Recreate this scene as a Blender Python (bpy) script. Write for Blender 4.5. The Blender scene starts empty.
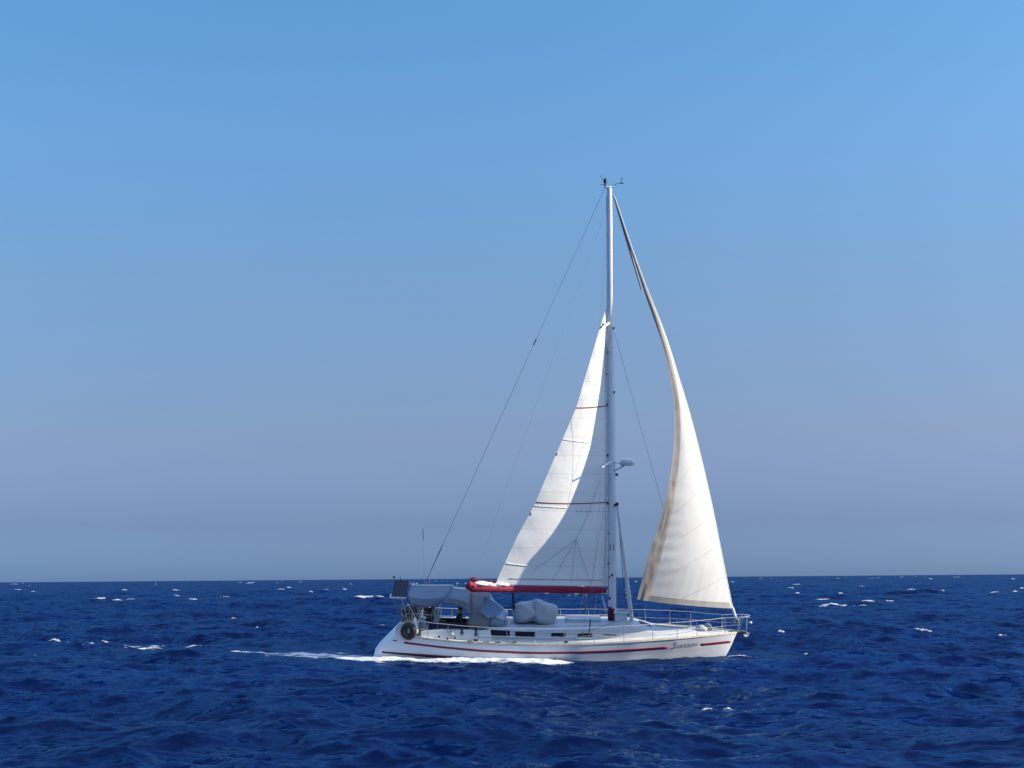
import bpy, bmesh, math, random
import numpy as np
from mathutils import Vector, Matrix, Euler

random.seed(7)
SC = bpy.context.scene
COL = SC.collection
R = math.radians

# ------------------------------------------------------------------ camera
D, H, F = 56.0, 3.2, 1407.0
cam_d = bpy.data.cameras.new("camera")
cam = bpy.data.objects.new("camera", cam_d)
COL.objects.link(cam)
cam_d.sensor_width = 36.0
cam_d.lens = 36.0 * F / 1024.0
cam_d.clip_start = 0.1
cam_d.clip_end = 90000.0
CAM_M = (Matrix.Translation((0, -D, H)) @ Matrix.Rotation(R(90 + 7.86), 4, 'X') @ Matrix.Rotation(R(-0.45), 4, 'Z'))
cam.matrix_world = CAM_M
SC.camera = cam

# ------------------------------------------------------------------ world and sun
SUN_EL, SUN_AZ = 24.0, 98.0          # azimuth clockwise from +Y
world = bpy.data.worlds.new("World")
SC.world = world
world.use_nodes = True
wn, wl = world.node_tree.nodes, world.node_tree.links
wn.clear()
w_out = wn.new('ShaderNodeOutputWorld')
w_bg = wn.new('ShaderNodeBackground')
w_sky = wn.new('ShaderNodeTexSky')
w_sky.sky_type = 'NISHITA'
w_sky.sun_disc = False
w_sky.sun_elevation = R(SUN_EL)
w_sky.sun_rotation = R(SUN_AZ)
w_sky.altitude = 0
w_sky.air_density = 1.0
w_sky.dust_density = 0.6
w_sky.ozone_density = 2.5
# tint by elevation: the low sky of this place is a dull violet-blue belt
tc = wn.new('ShaderNodeTexCoord')
sep = wn.new('ShaderNodeSeparateXYZ')
wl.new(tc.outputs['Generated'], sep.inputs[0])
ramp = wn.new('ShaderNodeValToRGB')
SKY_RAMP = [(0.0, (0.225, 0.387, 0.904)), (0.006, (0.225, 0.387, 0.904)), (0.038, (0.231, 0.317, 0.646)), (0.101, (0.411, 0.425, 0.583)), (0.193, (0.542, 0.617, 0.721)), (0.295, (0.612, 0.846, 0.976)), (0.39, (0.601, 0.96, 1.127)), (0.55, (1.295, 1.656, 1.945)), (1.0, (4.039, 3.263, 3.067))]  # unseen upper dome brightened to fill the shaded sails and hull
ramp.color_ramp.elements[0].position = 0
ramp.color_ramp.elements[0].color = (*SKY_RAMP[0][1], 1)
ramp.color_ramp.elements[1].position = 1
ramp.color_ramp.elements[1].color = (*SKY_RAMP[-1][1], 1)
for p_, c_ in SKY_RAMP[1:-1]:
    e = ramp.color_ramp.elements.new(p_)
    e.color = (*c_, 1)
wl.new(sep.outputs['Z'], ramp.inputs[0])
mul = wn.new('ShaderNodeMix')
mul.data_type = 'RGBA'
mul.blend_type = 'MULTIPLY'
mul.inputs[0].default_value = 1.0
wl.new(w_sky.outputs[0], mul.inputs[6])
wl.new(ramp.outputs[0], mul.inputs[7])
# the haze glows more on the sun's side of the sky
side = wn.new('ShaderNodeValToRGB')
side.color_ramp.elements[0].position = 0.2; side.color_ramp.elements[0].color = (0.84, 0.88, 0.90, 1)
side.color_ramp.elements[1].position = 0.8; side.color_ramp.elements[1].color = (1.16, 1.09, 1.06, 1)
half = wn.new('ShaderNodeMath'); half.operation = 'MULTIPLY_ADD'; half.inputs[1].default_value = 0.5; half.inputs[2].default_value = 0.5
wl.new(sep.outputs['X'], half.inputs[0]); wl.new(half.outputs[0], side.inputs[0])
mul2 = wn.new('ShaderNodeMix'); mul2.data_type = 'RGBA'; mul2.blend_type = 'MULTIPLY'; mul2.inputs[0].default_value = 1.0
wl.new(mul.outputs[2], mul2.inputs[6]); wl.new(side.outputs[0], mul2.inputs[7])
wl.new(mul2.outputs[2], w_bg.inputs[0])
w_bg.inputs[1].default_value = 0.12
wl.new(w_bg.outputs[0], w_out.inputs[0])

sun_d = bpy.data.lights.new("sun", 'SUN')
sun_d.energy = 4.8
sun_d.angle = R(0.5)
sun_d.color = (1.0, 0.90, 0.74)
sun = bpy.data.objects.new("sun", sun_d)
COL.objects.link(sun)
sdir = Vector((math.sin(R(SUN_AZ)) * math.cos(R(SUN_EL)), math.cos(R(SUN_AZ)) * math.cos(R(SUN_EL)), math.sin(R(SUN_EL))))
sun.rotation_euler = sdir.to_track_quat('Z', 'Y').to_euler()
sun.location = sdir * 100

SC.view_settings.view_transform = 'Standard'
SC.view_settings.look = 'None'
SC.view_settings.exposure = 0.7
SC.view_settings.gamma = 1.0
SC.view_settings.use_curve_mapping = False
SC.render.engine = 'CYCLES'
SC.cycles.max_bounces = 6
SC.cycles.caustics_reflective = False
SC.cycles.caustics_refractive = False
SC.cycles.use_denoising = True

# ------------------------------------------------------------------ materials
MATS = {}
def mat(name, color, rough=0.5, metal=0.0, spec=0.5, var=0.0, vscale=3.0, bump=0.0, bscale=20.0, trans=0.0, coat=0.0, alpha=1.0):
    if name in MATS:
        return MATS[name]
    m = bpy.data.materials.new(name)
    m.use_nodes = True
    n, l = m.node_tree.nodes, m.node_tree.links
    b = n['Principled BSDF']
    out = n['Material Output']
    b.inputs['Base Color'].default_value = (*color, 1)
    b.inputs['Roughness'].default_value = rough
    b.inputs['Metallic'].default_value = metal
    b.inputs['Specular IOR Level'].default_value = spec
    b.inputs['Coat Weight'].default_value = coat
    b.inputs['Alpha'].default_value = alpha
    tcn = n.new('ShaderNodeTexCoord')
    if var > 0:
        nz = n.new('ShaderNodeTexNoise'); nz.inputs['Scale'].default_value = vscale; nz.inputs['Detail'].default_value = 5
        l.new(tcn.outputs['Object'], nz.inputs['Vector'])
        mr = n.new('ShaderNodeMapRange'); mr.inputs[1].default_value = 0.3; mr.inputs[2].default_value = 0.7
        mr.inputs[3].default_value = 1 - var; mr.inputs[4].default_value = 1 + var * 0.4
        l.new(nz.outputs[0], mr.inputs[0])
        mx = n.new('ShaderNodeMix'); mx.data_type = 'RGBA'; mx.blend_type = 'MULTIPLY'; mx.inputs[0].default_value = 1
        mx.inputs[6].default_value = (*color, 1)
        l.new(mr.outputs[0], mx.inputs[7]); l.new(mx.outputs[2], b.inputs['Base Color'])
        csrc = mx.outputs[2]
    else:
        csrc = None
    if bump > 0:
        nb = n.new('ShaderNodeTexNoise'); nb.inputs['Scale'].default_value = bscale; nb.inputs['Detail'].default_value = 3
        l.new(tcn.outputs['Object'], nb.inputs['Vector'])
        bp = n.new('ShaderNodeBump'); bp.inputs['Strength'].default_value = bump; bp.inputs['Distance'].default_value = 0.03
        l.new(nb.outputs[0], bp.inputs['Height']); l.new(bp.outputs[0], b.inputs['Normal'])
    if trans > 0:
        t = n.new('ShaderNodeBsdfTranslucent'); t.inputs[0].default_value = (*color, 1)
        if csrc: l.new(csrc, t.inputs[0])
        ms = n.new('ShaderNodeMixShader'); ms.inputs[0].default_value = trans
        l.new(b.outputs[0], ms.inputs[1]); l.new(t.outputs[0], ms.inputs[2]); l.new(ms.outputs[0], out.inputs[0])
    MATS[name] = m
    return m

def sail_mat(name, color, trans, panels, slant=0.0):
    """sail cloth: panel seams and a little unevenness, lit cloth lets light through"""
    m = mat(name, color, rough=0.75, spec=0.15, var=0.05, vscale=1.1, bump=0.35, bscale=2.5, trans=trans)
    n, l = m.node_tree.nodes, m.node_tree.links
    uv = n.new('ShaderNodeUVMap'); uv.uv_map = 'UVMap'
    sp = n.new('ShaderNodeSeparateXYZ'); l.new(uv.outputs[0], sp.inputs[0])
    a = n.new('ShaderNodeMath'); a.operation = 'MULTIPLY_ADD'; a.inputs[1].default_value = slant
    l.new(sp.outputs[0], a.inputs[0]); l.new(sp.outputs[1], a.inputs[2])
    q = n.new('ShaderNodeMath'); q.operation = 'MULTIPLY'; q.inputs[1].default_value = panels
    l.new(a.outputs[0], q.inputs[0])
    fr = n.new('ShaderNodeMath'); fr.operation = 'FRACT'; l.new(q.outputs[0], fr.inputs[0])
    lt = n.new('ShaderNodeMath'); lt.operation = 'LESS_THAN'; lt.inputs[1].default_value = 0.05
    l.new(fr.outputs[0], lt.inputs[0])
    fl = n.new('ShaderNodeMath'); fl.operation = 'FLOOR'; l.new(q.outputs[0], fl.inputs[0])
    wnz = n.new('ShaderNodeTexWhiteNoise'); wnz.noise_dimensions = '1D'; l.new(fl.outputs[0], wnz.inputs['W'])
    mr = n.new('ShaderNodeMapRange'); mr.inputs[3].default_value = 0.955; mr.inputs[4].default_value = 1.0
    l.new(wnz.outputs[0], mr.inputs[0])
    sm = n.new('ShaderNodeMath'); sm.operation = 'MULTIPLY_ADD'; sm.inputs[1].default_value = -0.11
    l.new(lt.outputs[0], sm.inputs[0]); l.new(mr.outputs[0], sm.inputs[2])
    old = [x for x in n if x.type == 'MIX'][0]
    mx = n.new('ShaderNodeMix'); mx.data_type = 'RGBA'; mx.blend_type = 'MULTIPLY'; mx.inputs[0].default_value = 1
    l.new(old.outputs[2], mx.inputs[6]); l.new(sm.outputs[0], mx.inputs[7])
    l.new(mx.outputs[2], n['Principled BSDF'].inputs['Base Color'])
    for x in n:
        if x.type == 'BSDF_TRANSLUCENT':
            l.new(mx.outputs[2], x.inputs[0])
    return m

M_GEL = mat('white_gelcoat', (0.78, 0.785, 0.785), 0.28, coat=0.1, var=0.06, vscale=0.9)
M_DECK = mat('deck_nonslip', (0.66, 0.63, 0.55), 0.7, var=0.10, vscale=2.5)
M_ROOF = mat('roof_gelcoat', (0.46, 0.475, 0.50), 0.5, var=0.08, vscale=1.5)
M_TEAK = mat('weathered_teak', (0.66, 0.58, 0.43), 0.7, var=0.25, vscale=6)
M_REDS = mat('red_stripe_paint', (0.26, 0.012, 0.045), 0.4, var=0.1)
M_BOOT = mat('dark_red_antifouling', (0.11, 0.012, 0.02), 0.6, var=0.2)
M_WIN = mat('dark_window', (0.008, 0.009, 0.018), 0.3, spec=0.25)
M_ALU = mat('painted_mast_aluminium', (0.82, 0.82, 0.81), 0.35, var=0.05)
M_STEEL = mat('stainless_steel', (0.62, 0.62, 0.62), 0.25, metal=0.85)
M_WIRE = mat('rigging_wire', (0.20, 0.21, 0.23), 0.5, metal=0.2)
M_WHITELINE = mat('coated_lifeline', (0.60, 0.60, 0.60), 0.5)
M_BLACK = mat('black_rubber', (0.02, 0.02, 0.022), 0.6, var=0.2)
M_DARK = mat('dark_fitting', (0.03, 0.03, 0.04), 0.5)
M_ROPE = mat('grey_rope', (0.25, 0.24, 0.24), 0.9)
M_REDC = mat('red_canvas', (0.29, 0.012, 0.04), 0.8, var=0.15, vscale=5, bump=0.5, bscale=9)
M_MAROON = mat('maroon_canvas', (0.06, 0.006, 0.03), 0.85, var=0.2, vscale=5)
M_BLUEC = mat('blue_grey_canvas', (0.20, 0.25, 0.31), 0.9, spec=0.2, var=0.10, vscale=3, bump=0.4, bscale=4, trans=0.15)
M_GREYC = mat('grey_canvas', (0.42, 0.44, 0.47), 0.85, var=0.12, vscale=3, bump=0.7, bscale=3.5)
M_GREYD = mat('smoke_grey_canvas', (0.20, 0.20, 0.22), 0.8, var=0.15, vscale=3, bump=0.6, bscale=4, trans=0.12)
M_VINYL = mat('clear_vinyl', (0.22, 0.29, 0.40), 0.25, alpha=0.75, bump=0.5, bscale=3)
M_NAVY = mat('navy_cushion_and_shade', (0.012, 0.016, 0.035), 0.8, var=0.2, bump=0.4)
M_SAIL = sail_mat('mainsail_cloth', (0.88, 0.855, 0.79), 0.14, 15)
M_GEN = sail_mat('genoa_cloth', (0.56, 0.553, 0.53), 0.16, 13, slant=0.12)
M_SAND = mat('sand_sunstrip', (0.31, 0.28, 0.25), 0.8, var=0.15, vscale=2, bump=0.5, bscale=3, trans=0.12)
M_CREAM = mat('folded_sailcloth', (0.78, 0.74, 0.66), 0.8, var=0.10, vscale=6, bump=1.0, bscale=8)
M_YEL = mat('pale_yellow_plastic', (0.65, 0.68, 0.40), 0.5)
M_WPLAST = mat('white_plastic', (0.72, 0.72, 0.71), 0.4, var=0.04)
M_SKIN = mat('tanned_skin', (0.42, 0.22, 0.14), 0.6)
M_HAIR = mat('dark_hair', (0.03, 0.02, 0.015), 0.7)
M_CLOTHK = mat('black_jacket_cloth', (0.012, 0.012, 0.016), 0.85)
M_CLOTHB = mat('khaki_shorts_cloth', (0.36, 0.28, 0.19), 0.85)
M_LETTER = mat('name_letter_ink', (0.04, 0.045, 0.07), 0.5)
M_FLAG = mat('red_flag_cloth', (0.55, 0.05, 0.05), 0.8)
M_PV = mat('solar_cell', (0.008, 0.010, 0.022), 0.5, spec=0.15)
M_PVL = mat('solar_grid_line', (0.035, 0.04, 0.055), 0.6)
M_PIT = mat('dull_stainless', (0.24, 0.25, 0.26), 0.5, metal=0.4)

# ------------------------------------------------------------------ sea surface
def smooth(a, b, x):
    t = np.clip((x - a) / (b - a), 0, 1)
    return t * t * (3 - 2 * t)

class Cascade:
    def __init__(s, N, L, kmin, kmax, seed, rot, A, chop):
        rng = np.random.default_rng(seed)
        k1 = np.fft.fftfreq(N, d=L / N) * 2 * np.pi
        kx, ky = np.meshgrid(k1, k1, indexing='ij')
        k = np.hypot(kx, ky); k[0, 0] = 1e-9
        th = np.arctan2(ky, kx)
        d = np.abs(np.cos(th - (WAVE_DIR - rot)))
        spread = np.where(k < 1.2, 5.0, 2.0)
        Dir = d ** spread + 0.03
        S = k ** -4.0 * np.exp(-1.25 * (KP / k) ** 2) * (1 + 1.5 * np.exp(-((k / KP - 1) / 0.3) ** 2)) * Dir
        S = S * (1 + 0.8 * smooth(1.5, 5.0, k))
        S[(k < kmin) | (k >= kmax)] = 0
        dk = 2 * np.pi / L
        s.var = (S * dk * dk).sum()
        s.N, s.L, s.rot, s.k, s.kx, s.ky, s.chop = N, L, rot, k, kx, ky, chop
        s.a = np.sqrt(S * dk * dk) * (rng.standard_normal((N, N)) + 1j * rng.standard_normal((N, N)))
    def finish(s, sc):
        a = s.a * sc
        N2 = s.N * s.N
        f = lambda q: (np.fft.ifft2(q).real * N2).astype(np.float32)
        s.h = f(a)
        s.dx = f(1j * a * s.kx / s.k) * s.chop
        s.dy = f(1j * a * s.ky / s.k) * s.chop
        jx = 1 + f(-a * s.kx * s.kx / s.k) * s.chop
        jy = 1 + f(-a * s.ky * s.ky / s.k) * s.chop
        jc = f(-a * s.kx * s.ky / s.k) * s.chop
        s.J = jx * jy - jc * jc
    def sample(s, x, y, names):
        c, sn = math.cos(s.rot), math.sin(s.rot)
        u = (x * c + y * sn) / s.L * s.N
        v = (-x * sn + y * c) / s.L * s.N
        iu = np.floor(u).astype(np.int64); iv = np.floor(v).astype(np.int64)
        fu = (u - iu).astype(np.float32); fv = (v - iv).astype(np.float32)
        i0, i1, j0, j1 = iu % s.N, (iu + 1) % s.N, iv % s.N, (iv + 1) % s.N
        r = []
        for nme in names:
            g = getattr(s, nme)
            r.append((g[i0, j0] * (1 - fu) + g[i1, j0] * fu) * (1 - fv) + (g[i0, j1] * (1 - fu) + g[i1, j1] * fu) * fv)
        out = dict(zip(names, r))
        if 'dx' in out:
            ax, ay = out['dx'], out['dy']
            out['dx'], out['dy'] = ax * c - ay * sn, ax * sn + ay * c
        return out

WAVE_DIR = R(-98)
KP = 2 * math.pi / 23.0
SIG = 0.31
X0 = 1.75                                  # the yacht's midship point
cas = [Cascade(512, 620.0, 0.0, 2 * math.pi / 9.0, 11, 0.0, 1, 1.0),
       Cascade(512, 148.0, 2 * math.pi / 9.0, 2 * math.pi / 1.6, 5, 0.31, 1, 1.0),
       Cascade(512, 29.0, 2 * math.pi / 1.6, 1e9, 8, -0.43, 1, 0.8)]
sc_ = SIG / math.sqrt(sum(c.var for c in cas))
for c in cas:
    c.finish(sc_)
FADE = [(5000, 14000), (350, 1600), (80, 320)]

def own_swell(x, y):
    """long low crest the yacht rides on and the trough in front of it"""
    lane = np.exp(-((y - 1.0 - 0.05 * (X0 - x)) / 5.0) ** 2) * smooth(22, 10, np.abs(x - X0 + 5))
    trough = np.exp(-((y + 7.5) / 2.6) ** 2) * smooth(16, 8, np.abs(x - X0))
    bow = np.exp(-((x - X0 - 4.6) / 1.7) ** 2 - ((y + 2.6) / 1.0) ** 2)
    aft = np.exp(-((y - 1.6) / 3.4) ** 2) * smooth(-6.5, -9.5, x - X0) * smooth(-24, -18, x - X0)
    quarter = np.exp(-((x - X0 + 4.0) / 4.5) ** 2 - ((y + 2.9) / 0.8) ** 2)
    return 0.22 * lane - 0.10 * trough + 0.16 * bow + 0.05 * quarter + 0.26 * aft

def sea(x, y):
    """rest point -> displaced point of the water surface (arrays)"""
    x = np.asarray(x, dtype=np.float64); y = np.asarray(y, dtype=np.float64)
    r = np.hypot(x, y + D)
    s = np.sqrt(((x - X0) / 9.5) ** 2 + (y / 4.2) ** 2)
    calm = 0.30 + 0.70 * smooth(0.9, 2.0, s)
    X, Y, Z = x.copy(), y.copy(), np.zeros_like(x)
    J = np.ones_like(x)
    for i, c in enumerate(cas):
        o = c.sample(x, y, ['h', 'dx', 'dy', 'J'])
        f = 1 - smooth(FADE[i][0], FADE[i][1], r)
        f = f * (calm if i < 2 else 0.6 + 0.4 * calm)
        X += o['dx'] * f; Y += o['dy'] * f; Z += o['h'] * f
        J += (o['J'] - 1) * f
    Z += own_swell(x, y)
    return X, Y, Z, J

def mesh_from_grid(name, V, nr, nc, close=False, attrs=None, smooth_shade=True):
    me = bpy.data.meshes.new(name)
    me.vertices.add(len(V)); me.vertices.foreach_set('co', V.astype(np.float32).ravel())
    idx = np.arange(nr * nc).reshape(nr, nc)
    if close:
        nxt = np.roll(idx, -1, axis=1)
        a, b, c, d = idx[:-1], nxt[:-1], nxt[1:], idx[1:]
    else:
        a, b, c, d = idx[:-1, :-1], idx[:-1, 1:], idx[1:, 1:], idx[1:, :-1]
    q = np.stack([a, b, c, d], -1).reshape(-1, 4)
    me.loops.add(q.size); me.loops.foreach_set('vertex_index', q.ravel().astype(np.int32))
    me.polygons.add(len(q)); me.polygons.foreach_set('loop_start', (np.arange(len(q)) * 4).astype(np.int32))
    me.polygons.foreach_set('use_smooth', np.full(len(q), smooth_shade))
    for k_, arr in (attrs or {}).items():
        at = me.attributes.new(k_, 'FLOAT', 'POINT'); at.data.foreach_set('value', arr.astype(np.float32).ravel())
    me.update(calc_edges=True)
    return me

# radii and bearings of the sheet, finest where the view lies
rs = [0.3]
while rs[-1] < 45000:
    r_ = rs[-1]
    if r_ < 19: st = max(0.12, 0.05 * r_)
    elif r_ < 400: st = max(0.085, 0.0034 * r_)
    elif r_ < 3000: st = 0.007 * r_
    else: st = 0.02 * r_
    rs.append(r_ + st)
rs = np.array(rs)
ths = list(np.arange(-0.42, 0.42001, 0.0009))
t_, st = 0.42, 0.002
while t_ < math.pi - 0.06:
    t_ += st; st = min(st * 1.12, 0.06)
    ths.append(t_); ths.insert(0, -t_)
ths = np.array(sorted(ths))
ths = ths[(ths > -math.pi + 0.03)]
TT, RR = np.meshgrid(-ths, rs)
gx = RR * np.sin(-TT) * 1.0; gy = RR * np.cos(TT) - D
PX, PY, PZ, PJ = sea(gx, gy)
foam_nat = np.clip((-0.15 - PJ) / 0.35, 0, 1)
V = np.stack([PX, PY, PZ], -1).reshape(-1, 3)
me = mesh_from_grid('sea', V, len(rs), len(ths), close=True, attrs={'foam': foam_nat})
sea_o = bpy.data.objects.new('sea', me); COL.objects.link(sea_o); sea_o['kind'] = 'structure'

WATER_TILT = (1.7, 1.0)
SEA_SHADOWING = 0.68
def sea_material():
    m = bpy.data.materials.new('sea_water'); m.use_nodes = True
    n, l = m.node_tree.nodes, m.node_tree.links
    n.remove(n['Principled BSDF'])
    # body colour of deep clear water under a rough-sea reflection (facets hide one another, so it never reaches a full mirror)
    dif = n.new('ShaderNodeBsdfDiffuse')
    glo = n.new('ShaderNodeBsdfGlossy'); glo.inputs['Roughness'].default_value = 0.16; glo.inputs['Color'].default_value = (0.33, 0.58, 0.90, 1)
    fre = n.new('ShaderNodeFresnel'); fre.inputs['IOR'].default_value = 1.333
    den = n.new('ShaderNodeMath'); den.operation = 'MULTIPLY_ADD'; den.inputs[1].default_value = -SEA_SHADOWING; den.inputs[2].default_value = 1.0
    l.new(fre.outputs[0], den.inputs[0])
    fac = n.new('ShaderNodeMath'); fac.operation = 'MULTIPLY'; l.new(fre.outputs[0], fac.inputs[0]); l.new(den.outputs[0], fac.inputs[1])
    wat = n.new('ShaderNodeMixShader'); l.new(fac.outputs[0], wat.inputs[0]); l.new(dif.outputs[0], wat.inputs[1]); l.new(glo.outputs[0], wat.inputs[2])
    geo = n.new('ShaderNodeNewGeometry')
    def noise(scale, det, vec_scale, rot=0.0, rough=0.6):
        mp = n.new('ShaderNodeMapping'); mp.inputs['Scale'].default_value = vec_scale; mp.inputs['Rotation'].default_value = (0, 0, rot)
        l.new(geo.outputs['Position'], mp.inputs[0])
        z = n.new('ShaderNodeTexNoise'); z.inputs['Scale'].default_value = scale; z.inputs['Detail'].default_value = det
        z.inputs['Roughness'].default_value = rough
        l.new(mp.outputs[0], z.inputs['Vector'])
        return z
    # wavelets too small for the mesh tilt the surface a little at every range
    nrm = geo.outputs['Normal']
    for sc_n, det, vs, rot, amp in ((1.1, 5, (0.5, 1.0, 1.0), R(-8), WATER_TILT[0]), (5.0, 4, (0.45, 1.0, 1.0), R(12), WATER_TILT[1])):
        z = noise(sc_n, det, vs, rot, 0.62)
        sb = n.new('ShaderNodeVectorMath'); sb.operation = 'SUBTRACT'; sb.inputs[1].default_value = (0.5, 0.5, 0.5)
        l.new(z.outputs['Color'], sb.inputs[0])
        ml = n.new('ShaderNodeVectorMath'); ml.operation = 'MULTIPLY'; ml.inputs[1].default_value = (amp, amp * 1.1, 0.0)
        l.new(sb.outputs[0], ml.inputs[0])
        ad = n.new('ShaderNodeVectorMath'); ad.operation = 'ADD'
        l.new(nrm, ad.inputs[0]); l.new(ml.outputs[0], ad.inputs[1])
        nrm = ad.outputs[0]
    nz_ = n.new('ShaderNodeVectorMath'); nz_.operation = 'NORMALIZE'; l.new(nrm, nz_.inputs[0]); l.new(nz_.outputs[0], glo.inputs['Normal']); l.new(nz_.outputs[0], fre.inputs['Normal'])
    # slow patches of clearer and darker water
    z3 = noise(0.05, 4, (0.5, 1.0, 1.0))
    cr = n.new('ShaderNodeValToRGB')
    cr.color_ramp.elements[0].position = 0.35; cr.color_ramp.elements[0].color = (0.0002, 0.0026, 0.024, 1)
    cr.color_ramp.elements[1].position = 0.65; cr.color_ramp.elements[1].color = (0.0004, 0.0056, 0.046, 1)
    l.new(z3.outputs[0], cr.inputs[0]); l.new(cr.outputs[0], dif.inputs[0])
    # foam where crests fold
    at = n.new('ShaderNodeAttribute'); at.attribute_name = 'foam'
    zf = noise(7.0, 5, (0.5, 1.0, 1.0))
    ma = n.new('ShaderNodeMath'); ma.operation = 'MULTIPLY'
    l.new(at.outputs['Fac'], ma.inputs[0])
    mr = n.new('ShaderNodeMapRange'); mr.inputs[1].default_value = 0.45; mr.inputs[2].default_value = 0.62
    l.new(zf.outputs[0], mr.inputs[0]); l.new(mr.outputs[0], ma.inputs[1])
    fd = n.new('ShaderNodeBsdfDiffuse'); fd.inputs[0].default_value = (0.75, 0.76, 0.77, 1)
    mx = n.new('ShaderNodeMixShader'); l.new(ma.outputs[0], mx.inputs[0])
    l.new(wat.outputs[0], mx.inputs[1]); l.new(fd.outputs[0], mx.inputs[2])
    l.new(mx.outputs[0], n['Material Output'].inputs[0])
    return m
me.materials.append(sea_material())

# ------------------------------------------------------------------ foam as real froth standing on the water
def vnoise(x, y, seed):
    """smooth value noise"""
    rng = np.random.default_rng(seed); g = rng.random((256, 256)).astype(np.float32)
    ix, iy = np.floor(x).astype(int), np.floor(y).astype(int)
    fx, fy = x - ix, y - iy
    fx, fy = fx * fx * (3 - 2 * fx), fy * fy * (3 - 2 * fy)
    a, b = ix % 256, iy % 256; a1, b1 = (ix + 1) % 256, (iy + 1) % 256
    return (g[a, b] * (1 - fx) + g[a1, b] * fx) * (1 - fy) + (g[a, b1] * (1 - fx) + g[a1, b1] * fx) * fy
def fbm(x, y, seed, o=4):
    s, a, t = 0, 0.5, 0
    for i in range(o):
        s = s + a * vnoise(x * 2 ** i + 17.3 * i, y * 2 ** i + 9.1 * i, seed + i); t += a; a *= 0.55
    return s / t

M_FOAM = mat('sea_foam', (0.68, 0.68, 0.67), 0.9, spec=0.2, var=0.12, vscale=5, bump=1.0, bscale=7)
THICK = {}
def grid_faces_above(Vx, keep, nr, nc, verts, faces, thick=None):
    base = len(verts)
    remap = -np.ones(nr * nc, dtype=int)
    K = keep.reshape(nr, nc)
    cell = K[:-1, :-1] | K[:-1, 1:] | K[1:, 1:] | K[1:, :-1]
    ii, jj = np.nonzero(cell)
    a = ii * nc + jj
    q = np.stack([a, a + 1, a + nc + 1, a + nc], -1)
    used = np.unique(q)
    remap[used] = base + np.arange(len(used))
    verts.extend(map(tuple, Vx[used])); faces.extend(map(tuple, remap[q]))
    
    THICK.setdefault(id(verts), []).extend(thick[used].tolist())

def _froth():
    n, l = M_FOAM.node_tree.nodes, M_FOAM.node_tree.links
    at = n.new('ShaderNodeAttribute'); at.attribute_name = 'froth'
    tcn = n.new('ShaderNodeNewGeometry')
    nz = n.new('ShaderNodeTexNoise'); nz.inputs['Scale'].default_value = 9; nz.inputs['Detail'].default_value = 4
    l.new(tcn.outputs['Position'], nz.inputs['Vector'])
    a = n.new('ShaderNodeMath'); a.operation = 'MULTIPLY_ADD'; a.inputs[1].default_value = 0.55; a.inputs[2].default_value = -0.27
    l.new(nz.outputs[0], a.inputs[0])
    b = n.new('ShaderNodeMath'); b.operation = 'ADD'; l.new(a.outputs[0], b.inputs[0]); l.new(at.outputs['Fac'], b.inputs[1])
    mr = n.new('ShaderNodeMapRange'); mr.inputs[1].default_value = -0.03; mr.inputs[2].default_value = 0.26
    mr.inputs[4].default_value = 0.96
    l.new(b.outputs[0], mr.inputs[0]); l.new(mr.outputs[0], n['Principled BSDF'].inputs['Alpha'])
_froth()
def foam_object(name, label, verts, faces, mt=None):
    me = bpy.data.meshes.new(name); me.from_pydata(verts, [], faces); me.update()
    me.polygons.foreach_set('use_smooth', [True] * len(me.polygons))
    me.materials.append(mt or M_FOAM)
    at = me.attributes.new('froth', 'FLOAT', 'POINT'); at.data.foreach_set('value', np.array(THICK.pop(id(verts)), dtype=np.float32))
    o = bpy.data.objects.new(name, me); COL.objects.link(o)
    o['kind'] = 'stuff'; o['label'] = label; o['category'] = 'foam'
    return o

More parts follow.
